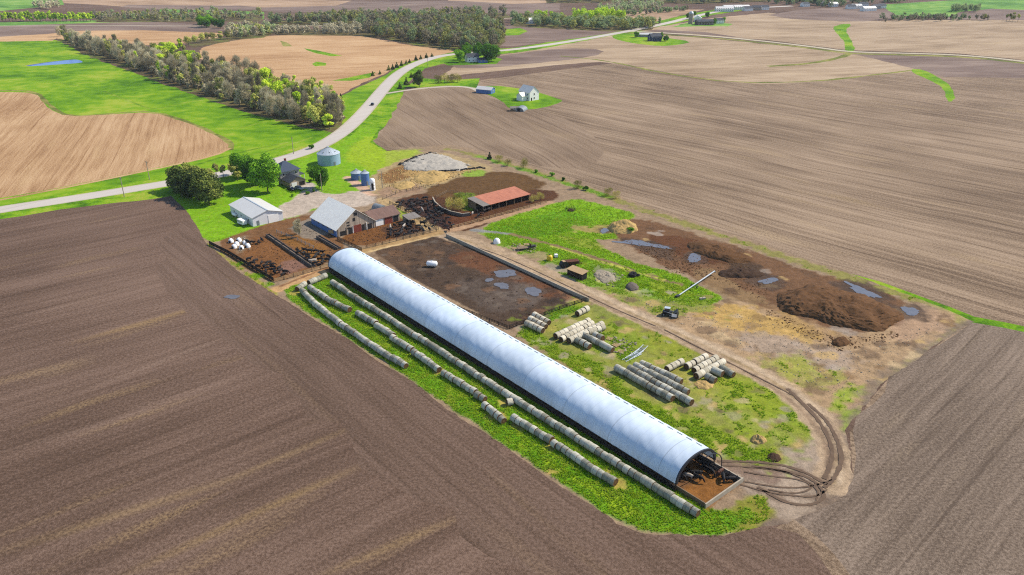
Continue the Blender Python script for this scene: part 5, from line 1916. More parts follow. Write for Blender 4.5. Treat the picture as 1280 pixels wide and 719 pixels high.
# fallen grain auger
A, B = P(846, 371, .3), P(893, 341, .9)
r = thing('grain_auger', 'long pale grain auger lying across the meadow edge', 'auger', (A.x, A.y, 0), math.atan2((B - A).y, (B - A).x))
L = (B - A).length
m = MB()
m.tube((0, 0, .35), (L, 0, 1.5), .2, n=10)
m.build('tube', MAT['galv'], r)
m = MB()
m.box((.5, 0, .4), (1.6, .9, .5))
m.build('hopper', MAT['dark_steel'], r)
m = MB()
m.tube((L, 0, 1.5), (L + .5, 0, .9), .22, n=8)
m.build('spout', MAT['galv_dull'], r)
m = MB()
for y in (-1.0, 1.0):
    m.tube((L * .5, y * .1, .95), (L * .45, y, .35), .06)
m.tube((L * .45, -1, .35), (L * .45, 1, .35), .06)
m.build('axle_frame', MAT['dark_steel'], r)
for y in (-1.1, 1.1):
    wheel(r, (L * .45, y, .36), .36, .2)

# black skid loader
r = thing('skid_loader', 'black loader with dark bucket box and white end plate parked by the dirt lane', 'loader', P(834, 394), UA + .55)
m = MB()
m.box((0, 0, .95), (2.9, 1.5, .9), bev=.08)
m.build('body', MAT['black_steel'], r)
m = MB()
m.prism([(-.9, 1.4), (.7, 1.4), (.55, 2.4), (-.8, 2.4)], 'Y', -.65, .65)
c_ = m.build('cab', MAT['glass'], r)
panel(c_, 'cab_roof', (-.1, 0, 2.46), (1.7, 1.4, .12), 'galv')
m = MB()
m.prism([(1.5, .25), (3.2, .2), (3.3, .3), (2.9, 1.9), (2.7, 1.9), (1.6, .9)], 'Y', -1.5, 1.5)
m.build('bucket', MAT['black_steel'], r)
panel(r, 'end_plate', (2.2, -1.56, .9), (1.5, .1, 1.0), 'white_paint')
for y in (-.95, .95):
    m = MB()
    m.tube((-1.2, y, 1.7), (1.9, y, .9), .12)
    m.build('lift_arm', MAT['galv_dull'], r)
for x in (-.95, .95):
    for y in (-.95, .95):
        wheel(r, (x, y, .5), .5, .38)

# rusty manure spreader
r = thing('manure_spreader', 'rusty brown manure spreader standing behind the wooden shed', 'spreader', P(714, 332), .25)
m = MB()
m.prism([(-1.0, .8), (1.0, .8), (1.25, 1.9), (-1.25, 1.9)], 'X', -2.6, 2.6)
m.build('box', MAT['rust_steel'], r)
m = MB()
for z in (1.2, 1.75):
    m.tube((-2.8, -1.2, z), (-2.8, 1.2, z), .28, n=10)
m.build('beater', MAT['black_steel'], r)
m = MB()
m.tube((2.6, .6, .8), (4.4, 0, .5), .09)
m.tube((2.6, -.6, .8), (4.4, 0, .5), .09)
m.build('drawbar', MAT['rust_steel'], r)
for x in (-1.4, -.2):
    for y in (-1.35, 1.35):
        wheel(r, (x, y, .5), .5, .3, 'Y', 'rust_steel')
r = thing('old_baler', 'dark rusty baler with round drum next to the spreader', 'baler', P(705, 334), .5)
m = MB()
m.prism([(-1.3, .5), (1.0, .5), (1.3, 1.4), (.4, 2.3), (-.9, 2.2), (-1.5, 1.3)], 'Y', -.9, .9)
m.build('drum_housing', MAT['black_steel'], r)
panel(r, 'top_panel', (-.2, 0, 2.3), (1.0, 1.5, .08), 'pale_wood')
m = MB()
m.tube((1.2, 0, .7), (2.8, 0, .5), .08)
m.build('drawbar', MAT['rust_steel'], r)
for y in (-1.1, 1.1):
    wheel(r, (-.2, y, .5), .5, .3, 'Y', 'rust_steel')

# tanks and hutches
r = thing('water_tank', 'white lying water tank alone in the middle of the mud lot', 'tank', P(540, 333.5), -.1)
m = MB()
m.lathe([(0, -2.0), (.6, -1.85), (.95, -1.5), (1.0, 0), (.95, 1.5), (.6, 1.85), (0, 2.0)], 20)
bmesh.ops.rotate(m.bm, verts=m.bm.verts, cent=(0, 0, 0), matrix=Matrix.Rotation(math.pi / 2, 3, 'Y'))
bmesh.ops.translate(m.bm, verts=m.bm.verts, vec=(0, 0, 1.15))
m.build('shell', MAT['white_plastic'], r, True)
for x in (-1.1, 1.1):
    panel(r, 'cradle', (x, 0, .2), (.25, 1.7, .4), 'dark_steel')
m = MB()
m.tube((0, 0, 2.1), (0, 0, 2.3), .25)
m.build('lid', MAT['galv'], r)
r = thing('yellow_tank', 'bright yellow round plastic tank in the green meadow', 'tank', P(687, 325.5))
m = MB()
m.lathe([(1.0, 0), (1.02, 1.5), (.85, 1.85), (.3, 2.05), (0, 2.08)], 24)
m.build('shell', MAT['yellow_plastic'], r, True)
m = MB()
m.lathe([(.32, 2.03), (.32, 2.2), (0, 2.22)], 14)
m.build('lid', MAT['black_steel'], r)
for k in range(3):
    m = MB()
    m.lathe([(1.015, .3 + .45 * k), (1.05, .35 + .45 * k), (1.015, .4 + .45 * k)], 24)
    m.build('rib', MAT['yellow_plastic'], r)


def hutch_meshes():
    m = MB()
    m.lathe([(1.05, 0), (1.02, .5), (.85, 1.1), (.45, 1.5), (.2, 1.6), (0, 1.62)], 20)
    d = MB()
    d.box((.98, 0, .5), (.18, .8, .95))
    return m.mesh('shell', MAT['white_plastic'], True), d.mesh('opening', MAT['door_dark'])


HS, HD = hutch_meshes()


def hutch(loc, rz, label, group=None, sc=1.0):
    r = thing('calf_hutch', label, 'hutch', loc, rz, group)
    link('shell', HS, r)
    link('opening', HD, r)
    r.scale = (sc, sc, sc)


hutch(P(621, 304), 2.5, 'single white domed calf hutch in the green meadow', None, 1.25)
for x, y in ((289, 303), (296, 307), (302, 311), (299, 302), (306, 305), (310, 309), (293, 310)):
    hutch(P(x, y), random.uniform(3.6, 5.2), 'white calf hutch in the cluster at the corner of the orange lot', 'calf hutches at the lot corner', random.uniform(.8, 1.0))

TY = MB()
_n = 14
prof = [(.28, .06), (.32, 0), (.5, 0), (.55, .06), (.55, .2), (.5, .26), (.32, .26), (.28, .2), (.28, .06)]
TY.lathe(prof, _n)
TYRE = TY.mesh('tyre', MAT['rubber'], True)


def tyres(line, n, label, group, z=.05, wob=.5):
    c = [P(*p) for p in line]
    seg = [(b - a).length for a, b in zip(c, c[1:])]
    tot = sum(seg)
    for k in range(n):
        d = (k + .5) / n * tot
        i = 0
        while i < len(seg) - 1 and d > seg[i]:
            d -= seg[i]
            i += 1
        q = c[i] + (c[i + 1] - c[i]) * (d / seg[i])
        o = link('tyre', TYRE, None, (q.x + random.uniform(-wob, wob), q.y + random.uniform(-wob, wob), z), random.uniform(0, 6), random.uniform(1.2, 1.7))
        o.rotation_euler[0] = random.uniform(-.15, .15)
        tag(o, label, 'tyre', group)


tyres([(498, 207), (520, 197), (541, 191)], 16, 'old black tyre weighing down the road side edge of the white sheeted pile', 'tyres on the upper edge of the silage pile', .25)
tyres([(541, 215), (570, 213.5), (598, 210), (606, 211)], 20, 'old black tyre on the lower edge of the white sheeted pile', 'tyres on the lower edge of the silage pile', .15)
tyres([(508, 204), (524, 202), (530, 201)], 10, 'old black tyre in the line across the end of the white sheeted pile', 'tyres on the end of the silage pile', .3, .8)
tyres([(788, 347), (794, 344), (790, 342)], 8, 'black tyre in the dark heap at the meadow edge', 'tyres heaped at the meadow edge', .2, .9)
tyres([(788, 346), (793, 344)], 5, 'black tyre in the dark heap at the meadow edge', 'tyres heaped at the meadow edge', .65, .6)

# hay ring
r = thing('hay_ring', 'dark round hay feeder ring in the green meadow below the red roofed shed', 'hay feeder', P(713, 263))
for z in (.1, .6, 1.2):
    m = MB()
    m.lathe([(2.0, z), (2.06, z), (2.06, z + .09), (2.0, z + .09), (2.0, z)], 28)
    m.build('hoop', MAT['black_steel'], r)
for k in range(16):
    a = 2 * math.pi * k / 16
    m = MB()
    m.tube((2.03 * math.cos(a), 2.03 * math.sin(a), 0), (2.03 * math.cos(a + .1), 2.03 * math.sin(a + .1), 1.25), .05)
    m.build('bar', MAT['black_steel'], r)
mound('dark_hay', [(708, 263), (712, 261), (718, 262), (718, 264), (712, 265)], .5, MAT['dark_heap'], 'dark old hay lying inside the round feeder ring', 'hay', 22, .5, 1, .75, 24, 8)


def gate_stack(loc, rz, label, n=5, L=4.2, w_=1.3, mat='galv'):
    r = thing('gate_panel', label, 'gate panel', loc, rz)
    m = MB()
    for y in (-w_ / 2, w_ / 2):
        m.tube((-L / 2, y, .25), (L / 2, y, .25), .07)
    m.build('frame', MAT[mat], r)
    for k in range(n):
        m = MB()
        m.tube((-L / 2 + L * (k + .5) / n, -w_ / 2, .25), (-L / 2 + L * (k + .5) / n, w_ / 2, .25), .05)
        m.build('bar', MAT[mat], r)


for i, (x, y) in enumerate(((790, 447), (793, 444), (797, 441), (801, 438.5))):
    gate_stack(P(x, y), UA + math.pi / 2 + .1 * i, 'pale metal gate panel lying in the row of panels by the long bale rows', 7, 6.5, 1.4)
for o in [o for o in COL.objects if o.name.startswith('gate_panel')]:
    o['group'] = 'gate panels lying by the bale rows'


def pallet(loc, rz, label, group=None, tilt=0.0, mat='pale_wood'):
    r = thing('pallet', label, 'pallet', loc, rz, group)
    for k in range(6):
        panel(r, 'deck_board', (-.55 + .22 * k, 0, .16), (.14, 1.3, .03), mat)
    for y in (-.55, 0, .55):
        panel(r, 'bearer', (0, y, .08), (1.25, .1, .13), 'old_wood')
    r.rotation_euler[0] = tilt
    r.scale = (1.4, 1.4, 1.4)


for x, y in ((652, 308), (658, 306), (643, 311), (770, 432), (776, 440), (762, 424), (752, 428)):
    pallet(P(x, y), random.uniform(0, 3), 'weathered pallet lying ' + ('among the scrap at the upper lane' if x < 700 else 'in the weeds by the dark bale row'),
           'pallets ' + ('among the scrap' if x < 700 else 'in the weeds'))
# scrap by the lane
r = thing('scrap_trailer', 'low rusty flat trailer in the scrap by the upper lane', 'trailer', P(655, 312), .3)
m = MB()
m.box((0, 0, .8), (5.2, 2.1, .18))
m.build('deck', MAT['old_wood'], r)
panel(r, 'headboard', (2.5, 0, 1.4), (.12, 2.1, 1.1), 'rust_steel')
m = MB()
m.tube((2.6, 0, .7), (4.2, 0, .5), .08)
m.build('drawbar', MAT['rust_steel'], r)
for x in (-1.6, 1.4):
    for y in (-.95, .95):
        wheel(r, (x, y, .4), .4, .22, 'Y', 'rust_steel')
r = thing('fuel_tank', 'dark fuel drum on legs at the end of the scrap', 'tank', P(666, 312), .4)
m = MB()
m.tube((-.9, 0, 1.3), (.9, 0, 1.3), .55, n=16)
m.build('drum', MAT['black_steel'], r)
for x in (-.6, .6):
    for y in (-.4, .4):
        panel(r, 'leg', (x, y, .45), (.1, .1, .9), 'galv_dull')
r = thing('white_tote', 'small white tote box beside the yellow tank', 'tote', P(695, 322), .3)
panel(r, 'pallet_base', (0, 0, .1), (1.2, 1.2, .2), 'dark_wood')
panel(r, 'box', (0, 0, .75), (1.1, 1.1, 1.0), 'white_plastic')
for sx, sy in ((-1, -1), (1, -1), (-1, 1), (1, 1)):
    panel(r, 'cage_bar', (sx * .56, sy * .56, .75), (.05, .05, 1.1), 'galv_dull')
r = thing('stone_block', 'pale concrete block lying at the tip of the meadow near the auger', 'block', P(878, 374.5), .3)
panel(r, 'body', (0, 0, .35), (1.9, .8, .7), 'concrete')
panel(r, 'lifting_loop', (0, 0, .76), (.3, .06, .12), 'dark_steel')
# stock trailer and small tank by the machine shed
r = thing('stock_trailer', 'small white livestock trailer by the dark side of the machine shed', 'trailer', P(303, 281), UA + .15)
m = MB()
m.box((0, 0, 1.35), (4.2, 1.9, 1.7), bev=.1)
m.build('body', MAT['white_paint'], r)
for z in (1.3, 1.7):
    panel(r, 'side_slot', (0, -.97, z), (3.6, .03, .16), 'door_dark')
panel(r, 'fender', (-.4, 0, .62), (1.9, 2.2, .12), 'galv')
for x in (-.8, .1):
    for y in (-.92, .92):
        wheel(r, (x, y, .36), .36, .22)
r = thing('gas_tank', 'white lying gas tank at the corner of the machine shed', 'tank', P(293.5, 271), UA + .1)
m = MB()
m.lathe([(0, -1.6), (.35, -1.5), (.6, -1.2), (.62, 0), (.6, 1.2), (.35, 1.5), (0, 1.6)], 18)
bmesh.ops.rotate(m.bm, verts=m.bm.verts, cent=(0, 0, 0), matrix=Matrix.Rotation(math.pi / 2, 3, 'Y'))
bmesh.ops.translate(m.bm, verts=m.bm.verts, vec=(0, 0, 1.0))
m.build('shell', MAT['white_paint'], r, True)
for x in (-.9, .9):
    panel(r, 'leg', (x, 0, .25), (.2, .9, .5), 'concrete')


def clods(name, label, polys, n, mat, size, seed):
    rng = np.random.default_rng(seed)
    bm = bmesh.new()
    bmesh.ops.create_icosphere(bm, subdivisions=1, radius=1)
    base = np.array([v.co[:] for v in bm.verts])
    tri = np.array([[v.index for v in f.verts] for f in bm.faces])
    bm.free()
    vs, fs, k = [], [], 0
    pls = [[tuple(P(*q))[:2] for q in p] for p in polys]
    while k < n:
        pl = pls[rng.integers(len(pls))]
        xs, ys = [p[0] for p in pl], [p[1] for p in pl]
        x, y = rng.uniform(min(xs), max(xs)), rng.uniform(min(ys), max(ys))
        if not inpoly(x, y, pl):
            continue
        r = size * rng.uniform(.4, 1) * rng.uniform(.5, 1.6)
        b = base * (1 + rng.uniform(-.35, .35, base.shape)) * np.array([r * rng.uniform(.7, 1.8), r * rng.uniform(.7, 1.3), r * .6])
        a = rng.uniform(0, 6.28)
        b = np.stack([b[:, 0] * np.cos(a) - b[:, 1] * np.sin(a) + x, b[:, 0] * np.sin(a) + b[:, 1] * np.cos(a) + y, b[:, 2] + r * .2], 1)
        vs.append(b)
        fs.append(tri + k * len(base))
        k += 1
    tag(link(name, npmesh(name, np.concatenate(vs), np.concatenate(fs), MAT[mat])), label, 'rubble', None, 'stuff')


clods('dirt_clods', 'loose dark clods and lumps round the manure and mud heaps', [[(800, 300), (900, 318), (960, 345), (960, 380), (900, 352), (820, 318)], [(955, 384), (1050, 424), (1130, 412), (1120, 424), (1050, 440), (960, 400)],
      [(780, 300), (840, 310), (900, 350), (840, 340)]], 1800, 'manure', .2, 1)
clods('dirt_clods', 'loose pale clods on the dry ground', [[(760, 366), (900, 384), (1060, 436), (1180, 400), (1060, 500), (990, 470), (850, 405)]], 1100, 'gravel_heap', .15, 2)
clods('straw_litter', 'scattered straw lumps round the silage ground', [[(470, 222), (505, 208), (560, 216), (600, 212), (540, 232), (490, 242)]], 900, 'straw_heap', .32, 3)
clods('dirt_clods', 'white and grey rubble scattered on the sheeted pile', [[(500, 205), (520, 196), (541, 190), (590, 208), (548, 216), (506, 213)]], 500, 'silage_sheet', .45, 4)
clods('dirt_clods', 'torn white sheeting lumps on the silage pile', [[(502, 206), (520, 197), (541, 190), (588, 207), (548, 215), (508, 212)]], 520, 'concrete', .6, 14)
clods('dirt_clods', 'dark trodden lumps in the mud lots', [[(470, 318), (550, 297), (730, 373), (640, 408)], [(496, 252), (548, 244), (590, 262), (560, 286)], [(300, 306), (390, 278), (420, 318), (346, 350)], [(428, 300), (484, 275), (538, 288), (466, 308)]], 2600, 'dark_heap', .17, 5)
clods('dirt_clods', 'litter and broken bits in the weeds by the bale rows', [[(750, 415), (800, 430), (790, 450), (760, 440)], [(740, 335), (780, 345), (770, 360), (745, 352)], [(640, 305), (672, 305), (668, 316), (640, 314)], [(284, 298), (312, 294), (316, 312), (296, 316)]], 500, 'gravel_heap', .3, 6)


# ------------------------------------------------------------------ utility poles
def pole(p, h, label, arms=True, rz=0.0):
    r = thing('utility_pole' if arms else 'light_pole', label, 'pole', p, rz)
    m = MB()
    m.tube((0, 0, 0), (0, 0, h), .2, .13, 10)
    m.build('shaft', MAT['pole_wood'], r)
    if arms:
        panel(r, 'crossarm', (.0, 0, h - .7), (.14, 2.4, .16), 'pole_wood')
        for y in (-1.05, -.35, .35, 1.05):
            m = MB()
            m.tube((0, y, h - .62), (0, y, h - .36), .06)
            m.build('insulator', MAT['dark_concrete'], r)
    else:
        m = MB()
        m.tube((0, 0, h - .2), (1.2, 0, h + .1), .05)
        m.build('arm', MAT['galv'], r)
        panel(r, 'lamp', (1.35, 0, h + .06), (.5, .3, .16), 'galv')


pole(P(155.5, 246.5), 9, 'utility pole on the field side of the highway', True, .9)
pole(P(187, 224.5), 9, 'utility pole on the pasture side of the highway', True, .9)
pole(P(367, 192.5), 9, 'utility pole by the highway before the house', True, .6)
pole(P(402.5, 239), 8, 'light pole on the lawn beside the grain bin', False, 2)
pole(T(535, 84), 9, 'utility pole at the highway bend by the far house', True, .5)
pole(P(478, 235), 8, 'light pole beside the white silo', False, 3)


# ------------------------------------------------------------------ far houses
def far_house(p, rz, L, W_, eave, ridge, wall, roof, label, cat='house', nm='far_house', wing=None):
    r = thing(nm, label, cat, p, rz)
    gable_block(r, 'wall', 'roof', -L / 2, L / 2, -W_ / 2, W_ / 2, eave, ridge, MAT[wall], MAT[roof], .35)
    k = max(1, int(L / 3.2))
    for fl in range(1 if eave < 4 else 2):
        for i in range(k):
            x = -L / 2 + (i + .5) * L / k
            window(r, (x, -W_ / 2, 1.6 + 2.7 * fl), 'y-', 1.0, 1.2)
        window(r, (L / 2, 0, 1.6 + 2.7 * fl), 'x+', 1.0, 1.2)
        window(r, (-L / 2, 0, 1.6 + 2.7 * fl), 'x-', 1.0, 1.2)
    panel(r, 'door', (L / 2 + .04, -W_ * .3, 1.05), (.08, 1.0, 2.1), 'door_dark')
    if wing:
        x0, x1, y0, y1, e2, r2 = wing
        gable_block(r, 'wing_wall', 'wing_roof', x0, x1, y0, y1, e2, r2, MAT[wall], MAT[roof], .3, 'Y')
    return r


far_house(T(661, 124), R(-50), 11.5, 8.5, 5.6, 9.2, 'white_paint', 'shed_metal', 'white two storey farmhouse alone on its lawn in the plowed fields', wing=(-2.6, 3.2, -9, -4.3, 3.4, 5.4))
far_house(T(607, 116), R(155), 12, 7, 2.8, 4.4, 'blue_paint', 'shed_metal', 'blue sided shed with pale roof beside the lane to the white farmhouse', 'shed', 'far_shed')
far_house(T(818, 51), R(20), 13, 8.5, 5, 7.8, 'navy_siding', 'slate_roof', 'navy sided farmhouse on the bright lawn by the highway', wing=(-2, 3.4, -8, -4.3, 3, 5))
far_house(T(806, 46), R(-8), 16, 7, 2.8, 4.2, 'grey_siding', 'shed_metal', 'long low shed with white roof behind the navy farmhouse', 'shed', 'far_shed')
far_house(T(590, 77), R(20), 11, 8, 4.6, 7.2, 'white_paint', 'slate_roof', 'white house half hidden by big trees at the highway bend')
far_house(T(603, 78), R(20), 8, 6, 2.6, 4.2, 'blue_paint', 'slate_roof', 'small blue grey garage under the big trees at the highway bend', 'garage', 'far_garage')
far_house(T(880, 31), R(10), 22, 10, 4.4, 6.6, 'dark_concrete', 'slate_roof', 'long dark roofed barn of the farmstead by the far highway', 'barn', 'far_barn')
far_house(T(872, 27), R(80), 12, 9, 5, 8, 'white_paint', 'shed_metal', 'tall white barn of the farmstead by the far highway', 'barn', 'far_barn')
far_house(T(898, 29), R(10), 12, 9, 4, 6.4, 'white_paint', 'slate_roof', 'white house with dark trees at the far farmstead', 'house')
r = thing('far_silo', 'pale grey round silo of the farmstead by the far highway', 'silo', T(863, 30))
m = MB()
m.lathe([(3, 0), (3, 13)], 24)
m.build('shell', MAT['concrete'], r, True)
m = MB()
m.lathe([(3.1, 13), (2.6, 14.4), (1.4, 15.4), (0, 15.8)], 24)
m.build('dome', MAT['galv'], r, True)
# quonset by the white farmhouse
r = thing('quonset_hut', 'small grey arched hut at the edge of the white farmhouse lawn', 'hut', T(651, 138), R(70))
m = MB()
pr = [(3.4 * math.cos(math.pi * k / 14), 2.6 * math.sin(math.pi * k / 14)) for k in range(15)]
m.prism(pr, 'X', -4, 4)
m.build('shell', MAT['galv_dull'], r)
panel(r, 'door', (-4.05, 0, 1), (.08, 2, 2), 'door_dark')
far_house(T(643, 138.5), R(5), 5, 3.6, 1.9, 2.8, 'old_wood', 'grey_sheet', 'little weathered hut next to the grey arched hut', 'hut', 'small_hut')
# the town on the skyline
tw = [(905, 13, 26, 12, 'white_paint', 'shed_metal'), (915, 11, 30, 14, 'white_paint', 'shed_metal'), (926, 11, 26, 12, 'white_paint', 'shed_metal'), (934, 12.5, 14, 9, 'white_paint', 'slate_roof'),
      (945, 11.5, 12, 9, 'tan_siding', 'slate_roof'), (955, 11, 12, 9, 'white_paint', 'slate_roof'), (1006, 7, 12, 9, 'white_paint', 'slate_roof'), (1027, 6, 11, 8, 'tan_siding', 'slate_roof'),
      (1041, 7, 13, 9, 'white_paint', 'shed_metal'), (1063, 10, 13, 9, 'white_paint', 'slate_roof'), (1070, 9.5, 15, 9, 'white_paint', 'shed_metal'), (1079, 7, 13, 10, 'white_paint', 'slate_roof'),
      (1085, 12.5, 24, 10, 'white_paint', 'shed_metal'), (1094, 10, 14, 9, 'grey_siding', 'slate_roof'), (1101, 9, 13, 9, 'white_paint', 'slate_roof'), (663, 27.5, 9, 7, 'white_paint', 'shed_metal')]
for i, (x, y, L, W_, wm, rm) in enumerate(tw):
    near_road = x < 960
    if x == 663:
        far_house(T(x, y + 2), R(30), L, W_, 4.5, 7, wm, rm, 'lone white house at the edge of the far wood', 'house')
        continue
    o = far_house(T(x, y + 1.2), R(random.uniform(-25, 25)), L, W_, 4.2, 6.8, wm, rm,
                  '%s %s in the %s' % ('long white' if L > 20 else ('tan' if wm == 'tan_siding' else ('grey' if wm == 'grey_siding' else 'white')),
                                       'shed' if L > 20 else 'house with ' + ('dark' if rm == 'slate_roof' else 'pale') + ' roof',
                                       'row along the end of the highway' if near_road else 'distant village among dark trees'), 'shed' if L > 20 else 'house')
    o['group'] = ('long sheds' if L > 20 else wm.split('_')[0] + ' ' + rm.split('_')[0] + ' houses') + (' at the highway end' if near_road else ' in the village')


# ------------------------------------------------------------------ trees
def crown_verts(rng, h, r, n, leaf, base=.3, nclump=16, twig=False, cone=False):
    cz, rz = h * (base + (1 - base) / 2), h * (1 - base) / 2
    cl = []
    for k in range(nclump):
        if cone:
            t = (k + .5) / nclump
            a = k * 2.4
            rr = r * (1 - t) * .75
            cl.append((rr * math.cos(a), rr * math.sin(a), h * (base * .4 + (1 - base * .4) * t * .97), max(.35, r * (1 - t) * .55)))
        else:
            d = rng.normal(size=3)
            d /= np.linalg.norm(d)
            q = rng.uniform(.35, .85) ** .7
            cl.append((d[0] * r * q * .8, d[1] * r * q * .8, cz + d[2] * rz * q * .9 + rng.normal() * h * .05, r * rng.uniform(.22, .55)))
    cl = np.array(cl)
    w = cl[:, 3] ** 2
    idx = rng.choice(len(cl), n, p=w / w.sum())
    d = rng.normal(size=(n, 3))
    d /= np.linalg.norm(d, axis=1)[:, None]
    rad = cl[idx, 3] * rng.uniform(.35, 1.08, n) ** .5
    p = cl[idx, :3] + d * rad[:, None] * np.array([1, 1, .85])
    p[:, 2] = np.maximum(p[:, 2], h * .06)
    if twig:
        out = p - np.array([0, 0, h * .45])
        out /= np.linalg.norm(out, axis=1)[:, None]
        t = out + rng.normal(size=(n, 3)) * .45 + np.array([0, 0, .35])
        t /= np.linalg.norm(t, axis=1)[:, None]
        s = np.cross(t, rng.normal(size=(n, 3)))
        s /= np.linalg.norm(s, axis=1)[:, None]
        L = leaf * rng.uniform(.7, 1.5, n)[:, None]
        W = leaf * .075
        quad = np.stack([p - s * W, p + s * W, p + t * L + s * W * .4, p + t * L - s * W * .4], 1)
    else:
        nn = d + rng.normal(size=(n, 3)) * .6 + np.array([0, 0, .25])
        nn /= np.linalg.norm(nn, axis=1)[:, None]
        a = np.cross(nn, rng.normal(size=(n, 3)))
        a /= np.linalg.norm(a, axis=1)[:, None]
        b = np.cross(nn, a)
        sz = leaf * rng.uniform(.6, 1.25, n)[:, None] / 2
        quad = np.stack([p - a * sz - b * sz * .8, p + a * sz - b * sz * .9, p + a * sz * .7 + b * sz, p - a * sz * .9 + b * sz * .8], 1)
    return quad.reshape(-1, 3), cl


def trunk_mesh(rng, h, r, cl, mat, limbs=7, stem=.16):
    m = MB()
    top = h * .62
    lean = rng.uniform(-.04, .04, 2) * h
    m.tube((0, 0, -.3), (lean[0] * .5, lean[1] * .5, top * .5), stem * 1.5, stem, 7)
    m.tube((lean[0] * .5, lean[1] * .5, top * .5), (lean[0], lean[1], top), stem, stem * .55, 6)
    for k in range(min(limbs, len(cl))):
        c = cl[k]
        z0 = min(top * rng.uniform(.35, .95), c[2] * .9)
        f = z0 / top
        a = Vector((lean[0] * f, lean[1] * f, z0))
        m.tube(a, (c[0] * .95, c[1] * .95, c[2]), stem * .55, stem * .18, 5)
    return m.mesh('trunk', mat)


def proto(kind, seed):
    rng = np.random.default_rng(seed)
    spec = {'green': (14.5, 6.4, 6500, .6, .08, 30, False, False), 'bud': (13, 4.2, 1800, .6, .16, 26, False, False), 'lime': (13, 4.2, 1900, .62, .14, 24, False, False),
            'dark': (10, 4.4, 3600, .5, .04, 26, False, False), 'bare': (14.5, 4.2, 1700, 1.5, .12, 40, True, False), 'olive': (4.6, 3.0, 1300, .5, .04, 12, True, False),
            'shrub': (2.6, 1.9, 600, .42, .02, 9, False, False), 'poplar': (13, 3.0, 1000, .8, .1, 14, False, False), 'cedar': (5.0, 2.0, 900, .42, .02, 14, False, True)}[kind]
    h, r, n, leaf, base, nc, twig, cone = spec
    lm = {'green': 'green', 'bud': 'bud', 'lime': 'lime', 'dark': 'dark', 'bare': 'bare', 'olive': 'olive', 'shrub': 'green', 'poplar': 'lime', 'cedar': 'dark'}[kind]
    if kind in ('bare', 'bud', 'lime'):
        f = (.7, 1.0, 1.3)[seed // 31 % 3]
        r, h, nc = r * f, h * (1.45 - .42 * f), max(9, int(nc * .5))
    q, cl = crown_verts(rng, h, r, n, leaf, base, nc, twig, cone)
    cm = npmesh('crown', q, np.arange(len(q)).reshape(-1, 4), LFM[lm])
    tm = trunk_mesh(rng, h, r, cl, MAT['pale_bark'] if kind == 'bare' else MAT['bark'], 12 if kind == 'bare' else 6, .2 if h > 8 else .08)
    return cm, tm


PROTO = {k: [proto(k, 100 + 7 * i + j * 31) for j in range(3)] for i, k in enumerate(('green', 'bud', 'lime', 'dark', 'bare', 'olive', 'shrub', 'poplar', 'cedar'))}
TNAME = {'green': 'leafy_tree', 'bud': 'budding_tree', 'lime': 'spring_tree', 'dark': 'conifer', 'bare': 'bare_tree', 'olive': 'willow_bush', 'shrub': 'shrub', 'poplar': 'poplar', 'cedar': 'cedar'}
NTREE = 0


def tree(p, kind, label, group=None, sc=1.0, v=None, sz=None):
    global NTREE
    NTREE += 1
    cm, tm = PROTO[kind][random.randrange(3) if v is None else v]
    r = thing(TNAME[kind], label, 'shrub' if kind in ('olive', 'shrub') else 'tree', p, random.uniform(0, 6.28), group)
    k = sc * random.uniform(.92, 1.08)
    r.scale = (k, k, (sz or sc) * random.uniform(.92, 1.08))
    link('crown', cm, r)
    link('trunk', tm, r)
    return r


# round the house
tree(P(335, 240), 'green', 'largest leafy green tree on the lawn next to the house', None, 1.0, 0)
tree(P(322, 232), 'green', 'leafy tree standing behind the largest lawn tree', None, .98, 1)
tree(P(303, 222), 'green', 'smaller round green tree by the highway edge of the lawn', None, .85, 2)
tree(P(399, 236), 'green', 'upright green tree between the house and the big grain bin', None, .74, 1, .85)
for x, y, s_ in ((222, 238, 1.0), (233, 247, 1.05), (246, 236, .9), (255, 251, 1.1), (229, 240, 1.0), (240, 242, .95), (248, 250, 1.05), (262, 256, 1.1), (254, 244, 1.0), (236, 234, .9), (270, 247, .95)):
    tree(P(x, y), 'dark', 'dark olive conifer in the clump at the corner of the lawn', 'conifers at the lawn corner', s_ * 1.12)
for x, y, s_ in ((254, 226, .55), (297, 226, .6), (262, 225, .5), (271, 222, .55), (280, 223, .6), (290, 219, .5)):
    tree(P(x, y), 'bud', 'small young tree in the hedge line along the highway edge of the lawn', 'young trees of the lawn hedge', s_)
for x, y, s_ in ((366, 246, .5), (384, 243, .55), (392, 240, .5), (389, 228, .6)):
    tree(P(x, y), 'shrub', 'small garden shrub near the farmhouse drive', 'shrubs near the farmhouse', s_)
tree(P(389, 186), 'shrub', 'low shrub at the highway verge near the utility pole', None, .9)
